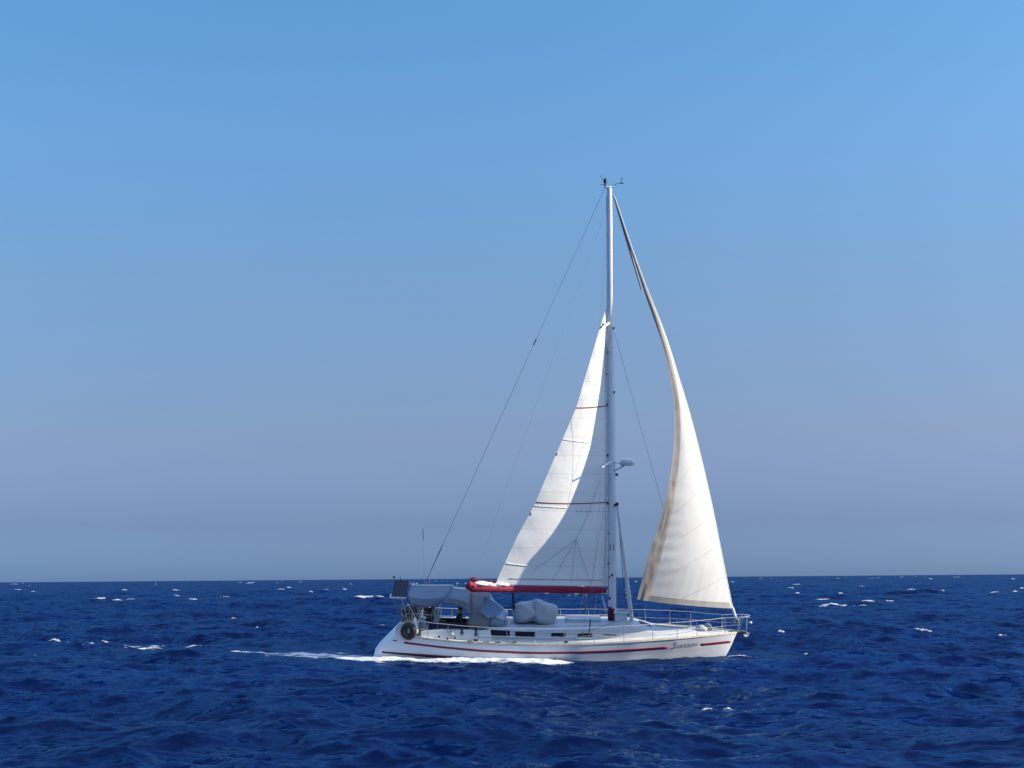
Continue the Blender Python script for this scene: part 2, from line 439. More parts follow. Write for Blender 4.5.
# wake: runs along the lee side of the hull and trails away astern
def build_wake():
    x = np.arange(-19.0, 9.5, 0.05); y = np.arange(-5.0, 7.0, 0.05)
    gy_, gx_ = np.meshgrid(y, x, indexing='ij')
    xs = gx_ - X0
    n1 = fbm(gx_ * 1.1, gy_ * 2.0, 31); n2 = fbm(gx_ * 4.5, gy_ * 7, 77); n0 = fbm(gx_ * 0.45, gy_ * 0.8, 12)
    # band beside the hull
    c = -2.35 - 0.10 * np.sin(xs * 0.9) + 0.35 * smooth(-4.0, -7.0, xs)
    wdt = 0.24 + 0.28 * smooth(1.5, -0.5, xs) * (1 - 0.35 * smooth(-3, -6, xs))
    side = np.exp(-((gy_ - c) / wdt) ** 2) * smooth(1.6, -0.6, xs) * smooth(-8.5, -6.5, xs)
    # trailing band astern
    ct = -1.9 + 0.45 * np.clip(-6.5 - xs, 0, 99)
    wt = 0.85 + 0.03 * (-7 - xs)
    far = 0.50 * np.exp(-((gy_ - 1.6 - 0.25 * (-12 - xs)) / 0.8) ** 2) * smooth(-11.0, -12.5, xs) * smooth(-19, -17, xs) * (0.55 + 0.9 * fbm(gx_ * 0.9, gy_ * 0.5, 91))
    trail = np.exp(-((gy_ - ct) / wt) ** 2) * smooth(-5.8, -7.0, xs) * (1 - 0.20 * smooth(-8.6, -11, xs) - 0.5 * smooth(-11.5, -13, xs))
    # whisker at the stem
    stem = 0.8 * np.exp(-((xs - 6.9) / 0.5) ** 2 - ((gy_ + 0.35) / 0.3) ** 2)
    aft = np.exp(-((gy_ + 0.2) / 1.4) ** 2) * smooth(-6.6, -7.4, xs) * smooth(-11, -8.5, xs) * 0.8
    m = np.maximum.reduce([side, trail, stem, aft, far])
    n3 = fbm(gx_ * 1.6, gy_ * 9.0, 55)
    lump = m * (0.45 + 1.1 * n1) * (0.6 + 0.8 * n0) - 0.44 - 0.55 * (n2 - 0.5) - (1.3 - 1.0 * side) * (n3 - 0.45)
    X, Y, Z, J = sea(gx_, gy_)
    up = np.clip(lump, -0.3, 0.9)
    Z2 = Z + 0.13 * up * (0.5 + 1.0 * n2) * (0.4 + 1.1 * side) + 0.01
    V = np.stack([X, Y, Z2], -1).reshape(-1, 3)
    verts, faces = [], []
    grid_faces_above(V, (lump > -0.02).ravel(), len(y), len(x), verts, faces, lump.ravel())
    return foam_object('wake_foam', 'broken white wake foam streaming along the hull and astern of the sailing yacht', verts, faces)
build_wake()

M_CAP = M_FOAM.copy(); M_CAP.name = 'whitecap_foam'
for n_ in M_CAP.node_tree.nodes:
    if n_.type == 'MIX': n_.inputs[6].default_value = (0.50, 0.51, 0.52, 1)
# whitecaps scattered over the sea: (pixel x, pixel y, width px) read off the photo and turned into bearings and ranges
def px_to_sea(px, py):
    d = CAM_M.to_3x3() @ Vector(((px - 512) / F, (384 - py) / F, -1))
    t = H / -d.z
    return d.x * t, -D + d.y * t
CAPS = [(14,584.5,10),(22,590,12),(35,592,8),(50,598,6),(90,605.5,13),(115,605,10),(137,603.5,16),(160,589,6),(176,591.5,8),
        (203,591,6),(190,597,4),(40,648,26),(140,647,12),(190,644.5,16),(208,650.5,24),(236,622.5,7),(240,583,8),(250,583.5,6),
        (60,657,14),(116,655,8),(275,583,6),(290,589,5),(300,582.5,6),(316,588,7),(330,583,5),(372,588.5,5),(360,602,20),(377,602,9),
        (258,630,5),(385,633,7),(783,579,12),(809,582.5,11),(798,587,10),(788,589,7),(836,579,6),(842,581,5),(867,578.5,12),(880,578,8),
        (865,588,4),(843,594.5,5),(825,601.5,14),(802,599.5,6),(840,609.5,28),(858,609,18),(878,606,14),(888,604.5,8),(967,594.5,17),(980,597,5),
        (828,638,15),(809,655,15),(800,651,6),(889,634,6),(938,646,14),(1000,643,10),(950,667,14),(1002,577,9),(1018,593,6),(1016,576,8),
        (940,577,8),(955,577.5,6),(925,577.5,5),(903,576.5,7),(1008,619,5),(700,703,8),(723,703,6),(750,653,10),(748,650,6),(760,577.5,6),
        (745,579,5),(700,595,4),(870,668,8),(880,640,5)]
def build_caps():
    verts, faces = [], []
    rng = np.random.default_rng(5)
    caps = []
    for px, py, w in CAPS:
        hor = 582.3 - px * 8.0 / 1024
        x, y = px_to_sea(px, max(py, hor + 2.2))
        r = math.hypot(x, y + D)
        caps.append((x, y, w * r / F * 1.3, 1.0))
    for i in range(260):
        r = 220 * (18 ** rng.random()); th = rng.uniform(-0.75, 0.75)
        caps.append((r * math.sin(th), r * math.cos(th) - D, rng.uniform(0.8, 2.4) * (r / 220) ** 0.35, 0.8))
    for x, y, w, s in caps:
        r = math.hypot(x, y + D)
        w = max(w, 0.35)
        # move onto the nearest crest
        yy = y + np.linspace(-1, 1, 41) * min(0.06 * r, 5)
        X, Y, Z, J = sea(np.full(41, x), yy)
        y = float(yy[int(np.argmax(Z - 0.02 * np.abs(np.arange(41) - 20)))])
        nx, ny = int(min(80, max(18, w / 0.045))), 20
        dep = min(max(0.42 * w, 0.004 * r), 2.0 + 0.002 * r)
        u = np.linspace(-1, 1, nx); v = np.linspace(-1, 1, ny)
        vv, uu = np.meshgrid(v, u, indexing='ij')
        ph = rng.uniform(0, 200, 2)
        bend = 0.35 * np.sin(uu * 2.2 + ph[0])
        gx_ = x + uu * w * 0.5; gy_ = y + (vv + bend) * dep * 0.5
        n1 = fbm(uu * 2.6 + ph[0], vv * 1.3 + ph[1], 3); n2 = fbm(uu * 8 + ph[0], vv * 3, 9)
        near = float(np.clip((170 - r) / 110, 0, 1))
        n4 = fbm(gx_ * 5, gy_ * 8, 21)
        lump = (1 - np.abs(uu) ** 2.2) * np.exp(-(vv / 0.55) ** 2) * (0.30 + 1.4 * n1) - 0.33 - 0.12 * near - (0.5 * (n2 - 0.5)) - (0.5 + near * 1.6) * (n4 - 0.5)
        X, Y, Z, J = sea(gx_, gy_)
        hgt = 0.03 + 0.00034 * r
        hgt = min(hgt, 0.34)
        Z2 = Z + np.clip(lump, -0.25, 0.8) * hgt * s * 1.4 + 0.012
        V = np.stack([X, Y, Z2], -1).reshape(-1, 3)
        keep = (lump > 0.0).ravel()
        keep.reshape(ny, nx)[[0, -1], :] = False; keep.reshape(ny, nx)[:, [0, -1]] = False
        if keep.any():
            grid_faces_above(V, keep, ny, nx, verts, faces, lump.ravel())
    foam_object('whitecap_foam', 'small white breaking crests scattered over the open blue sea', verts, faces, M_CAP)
build_caps()

# ------------------------------------------------------------------ yacht frame
HEEL = R(9.0)
BOAT = Matrix.Translation((X0, 0, 0.05)) @ Matrix.Rotation(HEEL, 4, 'X')
BINV = BOAT.inverted()
def B(px, py, y=0.0):
    """point of the yacht (x forward, y port, z up) that stands at lateral offset y"""
    o = BINV @ CAM_M.translation
    d = BINV.to_3x3() @ (CAM_M.to_3x3() @ Vector(((px - 512) / F, (384 - py) / F, -1)))
    t = (y - o.y) / d.y
    return o + d * t
def mir(v): return Vector((v.x, -v.y, v.z))
def lerp(a, b, t): return a + (b - a) * t
def interp(x, xs, ys): return float(np.interp(x, xs, ys))

class MB:
    def __init__(s): s.bm = bmesh.new()
    def tube(s, pts, rad, seg=8, cap=True):
        pts = [Vector(p) for p in pts]
        rads = rad if isinstance(rad, (list, tuple)) else [rad] * len(pts)
        rings, up = [], None
        for i, p in enumerate(pts):
            t = (pts[min(i + 1, len(pts) - 1)] - pts[max(i - 1, 0)]).normalized()
            if up is None:
                up = Vector((0, 1, 0)) if abs(t.y) < 0.9 else Vector((1, 0, 0))
            a = t.cross(up).normalized(); b = a.cross(t).normalized(); up = b
            r = rads[i]; ra, rb = r if isinstance(r, tuple) else (r, r)
            rings.append([s.bm.verts.new(p + a * math.cos(2 * math.pi * k / seg) * ra + b * math.sin(2 * math.pi * k / seg) * rb) for k in range(seg)])
        for i in range(len(rings) - 1):
            for k in range(seg):
                s.bm.faces.new([rings[i][k], rings[i][(k + 1) % seg], rings[i + 1][(k + 1) % seg], rings[i + 1][k]])
        if cap:
            s.bm.faces.new(rings[0][::-1]); s.bm.faces.new(rings[-1])
        return s
    def hexa(s, p):
        """8 corners: 4 bottom, 4 top"""
        v = [s.bm.verts.new(q) for q in p]
        for f in ((3, 2, 1, 0), (4, 5, 6, 7), (0, 1, 5, 4), (1, 2, 6, 5), (2, 3, 7, 6), (3, 0, 4, 7)):
            s.bm.faces.new([v[i] for i in f])
        return s
    def box(s, c, d):
        c = Vector(c); x, y, z = d[0] / 2, d[1] / 2, d[2] / 2
        return s.hexa([c + Vector(q) for q in ((-x, -y, -z), (x, -y, -z), (x, y, -z), (-x, y, -z), (-x, -y, z), (x, -y, z), (x, y, z), (-x, y, z))])
    def prism(s, pts, off):
        """outline of 3d points pushed along off"""
        a = [s.bm.verts.new(p) for p in pts]; b = [s.bm.verts.new(Vector(p) + Vector(off)) for p in pts]
        s.bm.faces.new(a); s.bm.faces.new(b[::-1])
        for i in range(len(a)):
            j = (i + 1) % len(a); s.bm.faces.new([a[j], a[i], b[i], b[j]])
        return s
    def grid(s, P, thick=0.0):
        """rows of points; with thick the sheet gets a back side"""
        nr, nc = len(P), len(P[0])
        A = [[s.bm.verts.new(q) for q in row] for row in P]
        for i in range(nr - 1):
            for j in range(nc - 1):
                s.bm.faces.new([A[i][j], A[i][j + 1], A[i + 1][j + 1], A[i + 1][j]])
        return s
    def loft(s, rings, closed=True, cap=True):
        RR_ = [[s.bm.verts.new(q) for q in r] for r in rings]
        n = len(RR_[0])
        for i in range(len(RR_) - 1):
            for k in range(n if closed else n - 1):
                s.bm.faces.new([RR_[i][k], RR_[i][(k + 1) % n], RR_[i + 1][(k + 1) % n], RR_[i + 1][k]])
        if cap:
            s.bm.faces.new(RR_[0][::-1]); s.bm.faces.new(RR_[-1])
        return s
    def ball(s, c, r, seg=12):
        c = Vector(c); r = Vector(r) if not isinstance(r, (int, float)) else Vector((r, r, r))
        rings = []
        for i in range(1, seg // 2):
            a = math.pi * i / (seg // 2)
            rings.append([c + Vector((r.x * math.sin(a) * math.cos(2 * math.pi * k / seg), r.y * math.sin(a) * math.sin(2 * math.pi * k / seg), -r.z * math.cos(a))) for k in range(seg)])
        return s.loft(rings)
    def build(s, name, m, parent=None, sm=True, bevel=0.0, solid=0.0, uv=None):
        bmesh.ops.recalc_face_normals(s.bm, faces=s.bm.faces)
        off = Vector(parent['base_']) if parent is not None and 'base_' in parent.keys() else Vector((0, 0, 0))
        if off.length > 0:
            for v in s.bm.verts: v.co -= off
        me = bpy.data.meshes.new(name); s.bm.to_mesh(me); s.bm.free()
        me.materials.append(m)
        if sm:
            me.polygons.foreach_set('use_smooth', [True] * len(me.polygons))
            try: me.set_sharp_from_angle(angle=R(40))
            except Exception: pass
        o = bpy.data.objects.new(name, me); COL.objects.link(o)
        if parent is not None:
            o.parent = parent
            if 'base_' in parent.keys() and parent.type == 'MESH': o['base_'] = list(parent['base_'])
            if off.length > 0: o['base_'] = list(off)
        if bevel > 0:
            b = o.modifiers.new('bevel', 'BEVEL'); b.width = bevel; b.segments = 2; b.limit_method = 'ANGLE'
        if solid > 0:
            so = o.modifiers.new('solid', 'SOLIDIFY'); so.thickness = solid; so.offset = 0
        return o

def thing(name, label, cat, base=(0, 0, 0), group=None):
    o = bpy.data.objects.new(name, None); COL.objects.link(o)
    o.empty_display_size = 0.3
    base = Vector(base)
    o.matrix_world = BOAT @ Matrix.Translation(base)
    o['label'] = label; o['category'] = cat
    if base.length > 0: o['base_'] = list(base)
    if group: o['group'] = group
    return o

Y = thing('sailing_yacht', 'long white sailing yacht with red side stripe, reefed mainsail and part-furled genoa, heeling under way', 'sailboat')

# ------------------------------------------------------------------ hull
XS = [-7.2, -6.3, -5, -3, -1, 0, 1, 3, 4.5, 5.5, 6.3, 6.8, 7.13]
HB = [1.15, 1.35, 1.60, 1.90, 2.05, 2.06, 2.02, 1.70, 1.28, 0.90, 0.52, 0.26, 0.035]
def hb(x): return interp(x, XS, HB)
_sheer_px = [(403, 632), (417, 637.6), (450, 640.5), (479, 643.2), (520, 645), (565, 645.4), (610, 643.6), (640, 641.2), (675, 638.4), (705, 636), (736, 633.4)]
_sx, _sz = [], []
for px, py in _sheer_px:
    x = (px - 512) / 25.1 - X0
    for _ in range(5):
        p = B(px, py, -hb(x)); x = p.x
    _sx.append(p.x); _sz.append(p.z)
_c = np.polyfit(_sx[1:], _sz[1:], 3)
print('sheer', [(round(a, 2), round(b, 2), round(float(np.polyval(_c, a)), 2)) for a, b in zip(_sx, _sz)])
def zs(x): return float(np.polyval(_c, max(x, -6.4)))
XD0, XD1 = -6.15, B(736, 633, 0).x                 # deck ends
ZK = -0.55
def ends(z):
    """fore and aft end of the hull at height z"""
    stem = XD1 - 0.42 * (zs(XD1) - z) * (1 + 0.25 * max(0.0, 0.5 - z))
    lip = 0.42
    za = zs(XD0) + 0.12
    aft = XD0 - 1.02 * min(1, max(0, (za - z) / (za - lip))) if z > lip else -7.17 + (lip - z) * 1.6
    return aft, stem
def hull_pt(u, w, side=-1):
    """u 0..1 stern to bow, w 0..1 keel to sheer"""
    w = min(1.0, max(0.0, w)); xd = lerp(XD0, XD1, u)
    z = lerp(ZK, zs(xd), w)
    a, b = ends(z)
    x = lerp(a, b, u)
    bd = hb(lerp(XD0 - 0.3, XD1, u))
    full = (1 - (1 - w) ** 3.2) ** 0.45
    vee = w ** 0.42 * (0.84 + 0.16 * w)
    k = smooth(0.55, 1.0, np.float64(u))
    f = full * (0.89 + 0.11 * w) * (1 - k) + vee * k
    return Vector((x, side * bd * float(f), z))
NU, NW = 60, 18
m = MB()
for side in (-1, 1):
    m.grid([[hull_pt((i / NU), j / NW, side) for j in range(NW + 1)] for i in range(NU + 1)])
# transom and bottom closing strips
for i in range(1):
    L = [hull_pt(0, j / NW, -1) for j in range(NW + 1)]; Rr = [hull_pt(0, j / NW, 1) for j in range(NW + 1)]
    m.grid([L, [lerp(a, b, 0.5) + Vector((-0.06, 0, 0)) for a, b in zip(L, Rr)], Rr])
L = [hull_pt(i / NU, 0, -1) for i in range(NU + 1)]; Rr = [hull_pt(i / NU, 0, 1) for i in range(NU + 1)]
m.grid([L, Rr])
bmesh.ops.remove_doubles(m.bm, verts=m.bm.verts, dist=0.002)
hull = m.build('hull', M_GEL, Y)
def hull_at(x, z, off=0.0, side=-1):
    u, w = 0.5, 0.5
    w = 0.5
    for _ in range(12):
        w = (z - ZK) / (zs(lerp(XD0, XD1, u)) - ZK)
        a, b = ends(z); u = min(1, max(0, (x - a) / (b - a)))
    p = hull_pt(u, w, side); p.y += side * off
    return p
def hull_px(px, py, off=0.0):
    """point on the lee side of the hull seen at px, py"""
    y = -1.8
    for _ in range(14):
        p = B(px, py, y)
        q = hull_at(p.x, p.z)
        y = lerp(y, q.y, 0.7)
    q.y -= off
    return q
def hull_band(name, top, m_, segs, off=0.006, parent=hull):
    """strip between pixel polylines top [(px, y_top, y_bottom)]"""
    mm = MB(); xs = np.linspace(top[0][0], top[-1][0], segs)
    rows = []
    for px in xs:
        a = interp(px, [t[0] for t in top], [t[1] for t in top]); b = interp(px, [t[0] for t in top], [t[2] for t in top])
        rows.append([hull_px(px, lerp(a, b, k / 3), off) for k in range(4)])
    mm.grid(rows)
    return mm.build(name, m_, parent, solid=0.004)
sh = _sheer_px
hull_band('side_stripe', [(404, 641.6, 643.6), (440, 646.0, 648.0), (479, 649.6, 651.8), (520, 651.6, 653.8), (545, 652, 654.2), (580, 651.4, 653.6), (610, 650.2, 652.5), (640, 648.4, 650.7), (668, 646.4, 648.7)], M_REDS, 60)
hull_band('side_stripe', [(701, 643.6, 645.8), (715, 642.2, 644.5), (730.5, 640.5, 642.8)], M_REDS, 14)
hull_band('boot_stripe', [(382, 651.2, 653), (400, 652.6, 654.6), (425, 654.2, 657), (450, 656, 659), (500, 659, 664), (560, 660, 666)], M_BOOT, 30)
# far side stripe, mirrored through local heights
mm = MB(); rows = []
for x in np.linspace(-5.9, 6.8, 50):
    z0 = zs(x) - 0.30
    rows.append([hull_at(x, z0 - 0.09 * k / 3, 0.006, 1) for k in range(4)])
mm.grid(rows); mm.build('side_stripe', M_REDS, hull, solid=0.004)
# thin red trim mark near the stern lip
hull_band('name_dash', [(393, 640, 640.9), (397, 640.2, 641.1)], M_DARK, 4)

# yacht name in slanted script on the bow
fc = bpy.data.curves.new('name_lettering', 'FONT'); fc.body = 'Saxioon'; fc.size = 1.0; fc.shear = 0.45; fc.resolution_u = 4; fc.offset = -0.012
fo = bpy.data.objects.new('name_lettering_tmp', fc); COL.objects.link(fo)
bpy.context.view_layer.update()
tm = bpy.data.meshes.new_from_object(fo); bpy.data.objects.remove(fo)
bmt = bmesh.new(); bmt.from_mesh(tm)
bmesh.ops.subdivide_edges(bmt, edges=bmt.edges, cuts=1)
xsv = [v.co.x for v in bmt.verts]; x0, x1 = min(xsv), max(xsv)
for v in bmt.verts:
    u = (v.co.x - x0) / (x1 - x0); h_ = v.co.y
    if u < 0.2 and h_ > -0.05: h_ *= 1.0 + 0.35 * (0.2 - u) / 0.2 * 1.6
    px = 672.5 + u * 25.5; py = 648.6 - u * 2.4 - h_ * 7.4
    v.co = hull_px(px, py, 0.008)
mm = MB(); mm.bm.free(); mm.bm = bmt; mm.build('name_lettering', M_LETTER, hull, sm=False)
mm = MB(); mm.prism([hull_px(670.3, 648.7, 0.008), hull_px(673.6, 647.9, 0.008), hull_px(673.6, 648.5, 0.008), hull_px(670.3, 649.3, 0.008)], (0, 0.004, 0))
mm.build('name_flourish', M_LETTER, hull, sm=False)

# deck
m = MB(); rows = []
for i in range(NU + 1):
    a = hull_pt(i / NU, 1, -1); b_ = hull_pt(i / NU, 1, 1)
    rows.append([lerp(a, b_, k / 8) + Vector((0, 0, 0.10 * (1 - (k / 4 - 1) ** 2) * min(1, abs(a.y)) - 0.012)) for k in range(9)])
m.grid(rows)
deck = m.build('deck', M_DECK, Y)
def deck_z(x, y=0):
    b = max(hb(x), 0.05)
    return zs(x) - 0.012 + 0.10 * (1 - min(1, (y / b)) ** 2) * min(1, b)
for side in (-1, 1):
    m = MB(); rings = []
    for i in range(1, NU + 1):
        p = hull_pt(i / NU, 1, side); t = 0.028
        rings.append([p + Vector((0, side * 0.012, -0.02)), p + Vector((0, side * 0.012, 0.05)), p + Vector((0, -side * t, 0.05)), p + Vector((0, -side * t, -0.02))])
    m.loft(rings); m.build('toe_rail', M_TEAK, Y, sm=False)
# genoa track and its cars on the side deck
for side in (-1, 1):
    m = MB(); m.tube([(x, side * (hb(x) - 0.22), deck_z(x, hb(x) - 0.22) + 0.02) for x in np.linspace(-3.6, 1.2, 12)], 0.018, 5); t_ = m.build('sheet_track', M_STEEL, Y)
    for x in (-3.2, -1.7, 0.2):
        m = MB(); m.box((x, side * (hb(x) - 0.22), deck_z(x, hb(x) - 0.22) + 0.06), (0.16, 0.07, 0.08)); m.build('track_car', M_DARK, t_, bevel=0.01)

# ------------------------------------------------------------------ coachroof
CX = [-2.95, -2.55, 0.0, 2.0, 2.9, 3.35, 3.7, 4.4, 5.35]
CW = [1.30, 1.32, 1.42, 1.30, 1.16, 1.06, 0.98, 0.74, 0.30]
CH = [0.36, 0.44, 0.44, 0.42, 0.38, 0.27, 0.16, 0.10, 0.02]
def cab(x):
    w, h = interp(x, CX, CW), interp(x, CX, CH); return w, h
def cab_ring(x):
    w, h = cab(x); zb = deck_z(x, w) - 0.03
    p = []
    for y, z in ((-1, 0), (-0.985, 0.45), (-0.955, 0.86), (-0.90, 0.97), (-0.75, 1.04), (-0.4, 1.13), (0, 1.17), (0.4, 1.13), (0.75, 1.04), (0.90, 0.97), (0.955, 0.86), (0.985, 0.45), (1, 0)):
        p.append(Vector((x, y * w, zb + z * (h + 0.03))))
    return p
xs_c = sorted(set(CX + list(np.linspace(-2.95, 5.35, 46))))
m = MB(); m.loft([cab_ring(x) for x in xs_c], closed=True)
cabin = m.build('coachroof', M_ROOF, Y)
def cab_side(px, py, off=0.0, side=-1):
    y = -1.3
    for _ in range(12):
        p = B(px, py, y); w, h = cab(p.x); zb = deck_z(p.x, w) - 0.03
        s = (p.z - zb) / (h + 0.03)
        f = interp(s, [0, 0.45, 0.86, 0.97, 1.04], [1, 0.985, 0.955, 0.90, 0.75])
        y = -w * f
    p = B(px, py, y); p.y -= off
    if side > 0: p = mir(p)
    return p
WINS = [[(488.5, 635.6), (490.8, 629.8), (509.6, 630.6), (509.8, 636.2)],
        [(515.2, 636.2), (515.4, 631.2), (535.2, 631.8), (535.4, 637.2)],
        [(551.2, 636.8), (551.4, 632.8), (565.6, 632.8), (565.6, 637.0)],
        [(577.0, 637.2), (577.8, 633.2), (591.4, 633.2), (592.0, 637.0)],
        [(603.6, 635.6), (603.8, 634.1), (616.4, 634.1), (616.4, 635.5)]]
for side in (-1, 1):
    for i, wq in enumerate(WINS):
        m = MB()
        P = [[cab_side(lerp(lerp(wq[0][0], wq[3][0], u), lerp(wq[1][0], wq[2][0], u), v), lerp(lerp(wq[0][1], wq[3][1], u), lerp(wq[1][1], wq[2][1], u), v), 0.012, side) for u in np.linspace(0, 1, 6)] for v in np.linspace(0, 1, 3)]
        m.grid(P); w_ = m.build('window', M_WIN, cabin, sm=False, solid=0.02)
        m = MB(); loop = [cab_side(a + (dx_ * 0.5), b_ + dy_ * 0.4, 0.012, side) for (a, b_), (dx_, dy_) in zip(wq, ((-1, 1), (-1, -1), (1, -1), (1, 1)))]
        m.tube(loop + [loop[0]], 0.010, 5); m.build('frame', M_ALU, w_)
# pale sill block below the fourth window, where a fender board hangs
m = MB(); m.prism([cab_side(575.8, 637.6, 0.04), cab_side(592.2, 637.2, 0.04), cab_side(592, 638.6, 0.04), cab_side(576.2, 639.4, 0.04)], (0, 0.05, 0)); m.build('boarding_step', M_WPLAST, cabin, bevel=0.01)

def roof_z(x, y=0.0):
    w, h = cab(x); zb = deck_z(x, w) - 0.03
    return zb + interp(abs(y) / w, [0, 0.4, 0.75, 0.9], [1.17, 1.13, 1.04, 0.97]) * (h + 0.03)
# companionway hatch box on the roof
def slab(name, px0, px1, y0, y1, h, mt, parent, bev=0.02, slope=0.0):
    x0, x1 = B(px0, 615, y0).x, B(px1, 615, y0).x
    m = MB(); zb = [roof_z(x, y) - 0.03 for x, y in ((x0, y0), (x1, y0), (x1, y1), (x0, y1))]
    m.hexa([Vector((x0, y0, zb[0])), Vector((x1, y0, zb[1])), Vector((x1, y1, zb[2])), Vector((x0, y1, zb[3])),
            Vector((x0 + slope, y0, zb[0] + h)), Vector((x1 - slope, y0, zb[1] + h * 0.8)), Vector((x1 - slope, y1, zb[2] + h * 0.8)), Vector((x0 + slope, y1, zb[3] + h))])
    return m.build(name, mt, parent, sm=False, bevel=bev)
hb_ = slab('sliding_hatch', 566, 601, -0.42, 0.42, 0.16, M_ROOF, cabin)
slab('deck_hatch', 640, 652, -0.28, 0.28, 0.07, M_WIN, cabin)
for side in (-1, 1):
    m = MB(); pts = [(x, side * cab(x)[0] * 0.80, roof_z(x, cab(x)[0] * 0.80) + (0.06 if 0 < k < 11 else 0.0)) for k, x in enumerate(np.linspace(-1.0, 2.6, 12))]
    m.tube(pts, 0.014, 6); m.build('handrail', M_TEAK, cabin)
m = MB(); m.tube([B(507.8, 625, -0.9), B(509.2, 617.5, -0.9)], [0.05, 0.025], 8); m.build('deck_vent', M_WPLAST, cabin)

# cockpit coaming, dark pads for its shaded face, seat cushions, bulwark
def strip_solid(name, pts_px, y0, y1, mt, parent, bev=0.02):
    """outline in pixels at lateral y0, running across to y1"""
    m = MB(); m.prism([B(a, b_, y0) for a, b_ in pts_px], (0, y1 - y0, 0)); return m.build(name, mt, parent, sm=False, bevel=bev)
co = strip_solid('cockpit_coaming', [(421, 638), (421, 631.5), (440, 629.8), (465, 630.2), (487, 631), (490, 628), (492, 641.5), (470, 641.5), (445, 640)], -1.34, -1.10, M_GEL, Y)
m = MB(); ps = [mir(B(a, b_, -1.34)) for a, b_ in [(421, 638), (421, 631.5), (440, 629.8), (465, 630.2), (487, 631), (490, 628), (492, 641.5), (470, 641.5), (445, 640)]]
m.prism(ps, (0, -0.24, 0)); m.build('cockpit_coaming', M_GEL, Y, sm=False, bevel=0.02)
SEAT = {}
for side in (-1, 1):
    y0 = -1.09
    pts = [B(a, b_, y0) for a, b_ in [(424, 632), (424, 623), (440, 622.4), (466, 623.2), (467, 632)]]
    if side > 0: pts = [B(a, b_, 1.09) for a, b_ in [(424, 628), (424, 618), (440, 617.6), (466, 618), (467, 628)]]
    m = MB(); m.prism(pts, (0, -side * 0.16, 0)); m.build('backrest_shade_pad', M_NAVY, Y, bevel=0.03)  # navy pads stand in for shade on the coaming's inner face
    zz = min(p.z for p in pts)
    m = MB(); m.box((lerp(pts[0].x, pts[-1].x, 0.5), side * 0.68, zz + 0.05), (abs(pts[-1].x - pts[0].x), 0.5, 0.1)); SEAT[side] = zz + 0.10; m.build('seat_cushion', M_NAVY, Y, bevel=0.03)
# cockpit bulkhead under the sprayhood
x_b = B(487, 620, 0).x
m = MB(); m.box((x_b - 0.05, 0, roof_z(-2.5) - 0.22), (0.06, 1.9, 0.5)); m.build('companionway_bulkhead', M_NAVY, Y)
# dark sheet added at the windward stern rail for the darkness under the bimini
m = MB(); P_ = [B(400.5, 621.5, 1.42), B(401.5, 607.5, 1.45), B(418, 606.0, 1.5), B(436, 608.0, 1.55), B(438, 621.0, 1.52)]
m.prism(P_, (0, 0.01, 0)); m.build('dark_fill_sheet', M_NAVY, Y, sm=False)
# steering wheel and pedestal
wc = B(434, 617, 0.0)
m = MB()
pts = [wc + Vector((0.06 * math.cos(a), 0.42 * math.cos(a), 0.42 * math.sin(a))) for a in np.linspace(0, 2 * math.pi, 25)]
m.tube(pts, 0.018, 6, cap=False)
for a in np.linspace(0, 2 * math.pi, 6)[:-1]:
    m.tube([wc, wc + Vector((0, 0.42 * math.cos(a), 0.42 * math.sin(a)))], 0.009, 5)
wheel = m.build('steering_wheel', M_STEEL, Y)
m = MB(); m.tube([(wc.x + 0.12, 0, deck_z(wc.x) - 0.1), (wc.x + 0.1, 0, wc.z + 0.05), (wc.x + 0.1, 0, wc.z + 0.28)], [0.13, 0.1, 0.11], 10); m.build('steering_pedestal', M_WPLAST, Y)
# winches
for (px, py, y) in ((452, 634, -1.35), (462, 633, -1.3), (476, 634, -1.3)):
    for s in (1, -1):
        b0 = B(px, py, y); b0 = b0 if s > 0 else mir(b0)
        m = MB(); m.tube([b0 + Vector((0, 0, -0.06)), b0 + Vector((0, 0, 0.02)), b0 + Vector((0, 0, 0.06)), b0 + Vector((0, 0, 0.14)), b0 + Vector((0, 0, 0.17))], [0.085, 0.085, 0.055, 0.06, 0.07], 12)
        w_ = m.build('winch', M_STEEL if px < 460 else M_DARK, Y)
for (px, py, dx_) in ((444, 639.6, 2), (447.5, 638.6, 1.6), (455, 637.6, 1.4), (439, 636.6, 1.3)):
    p = B(px, py, -1.62); m = MB(); m.box(p, (dx_ * 0.05, 0.09, 0.07)); m.build('deck_block', M_DARK if dx_ < 2 else M_WPLAST, Y, bevel=0.01)
# rope coils along the side deck
for px in (470.5, 486, 498, 515):
    p = B(px, 641.8 if px < 480 else 643.0, -1.86 if px > 460 else -1.7); m = MB()
    m.tube([p + Vector((0.10 * math.cos(a) * (1 + 0.02 * a), 0.05 * math.sin(a), 0.004 * a)) for a in np.linspace(0, 14, 40)], 0.012, 5); m.build('rope_coil', M_ROPE, Y)

# ------------------------------------------------------------------ mast, boom, rigging
MB0, MB1 = B(612.2, 622, 0), B(609.3, 187, 0)
MB0.z = roof_z(MB0.x) - 0.02
def mast_at(py):
    p = B(610, py, 0); t = (p.z - MB0.z) / (MB1.z - MB0.z); return lerp(MB0, MB1, t)
m = MB(); m.tube([MB0, lerp(MB0, MB1, 0.7), lerp(MB0, MB1, 0.93), MB1], [(0.145, 0.09), (0.14, 0.09), (0.115, 0.08), (0.095, 0.07)], 16)
mast = m.build('mast', M_ALU, Y)
m = MB(); g0 = Vector((-0.14, 0, 0)); m.tube([lerp(MB0, MB1, 0.05) + g0, lerp(MB0, MB1, 0.98) + Vector((-0.095, 0, 0))], 0.022, 6); m.build('sail_track', M_DARK, mast)
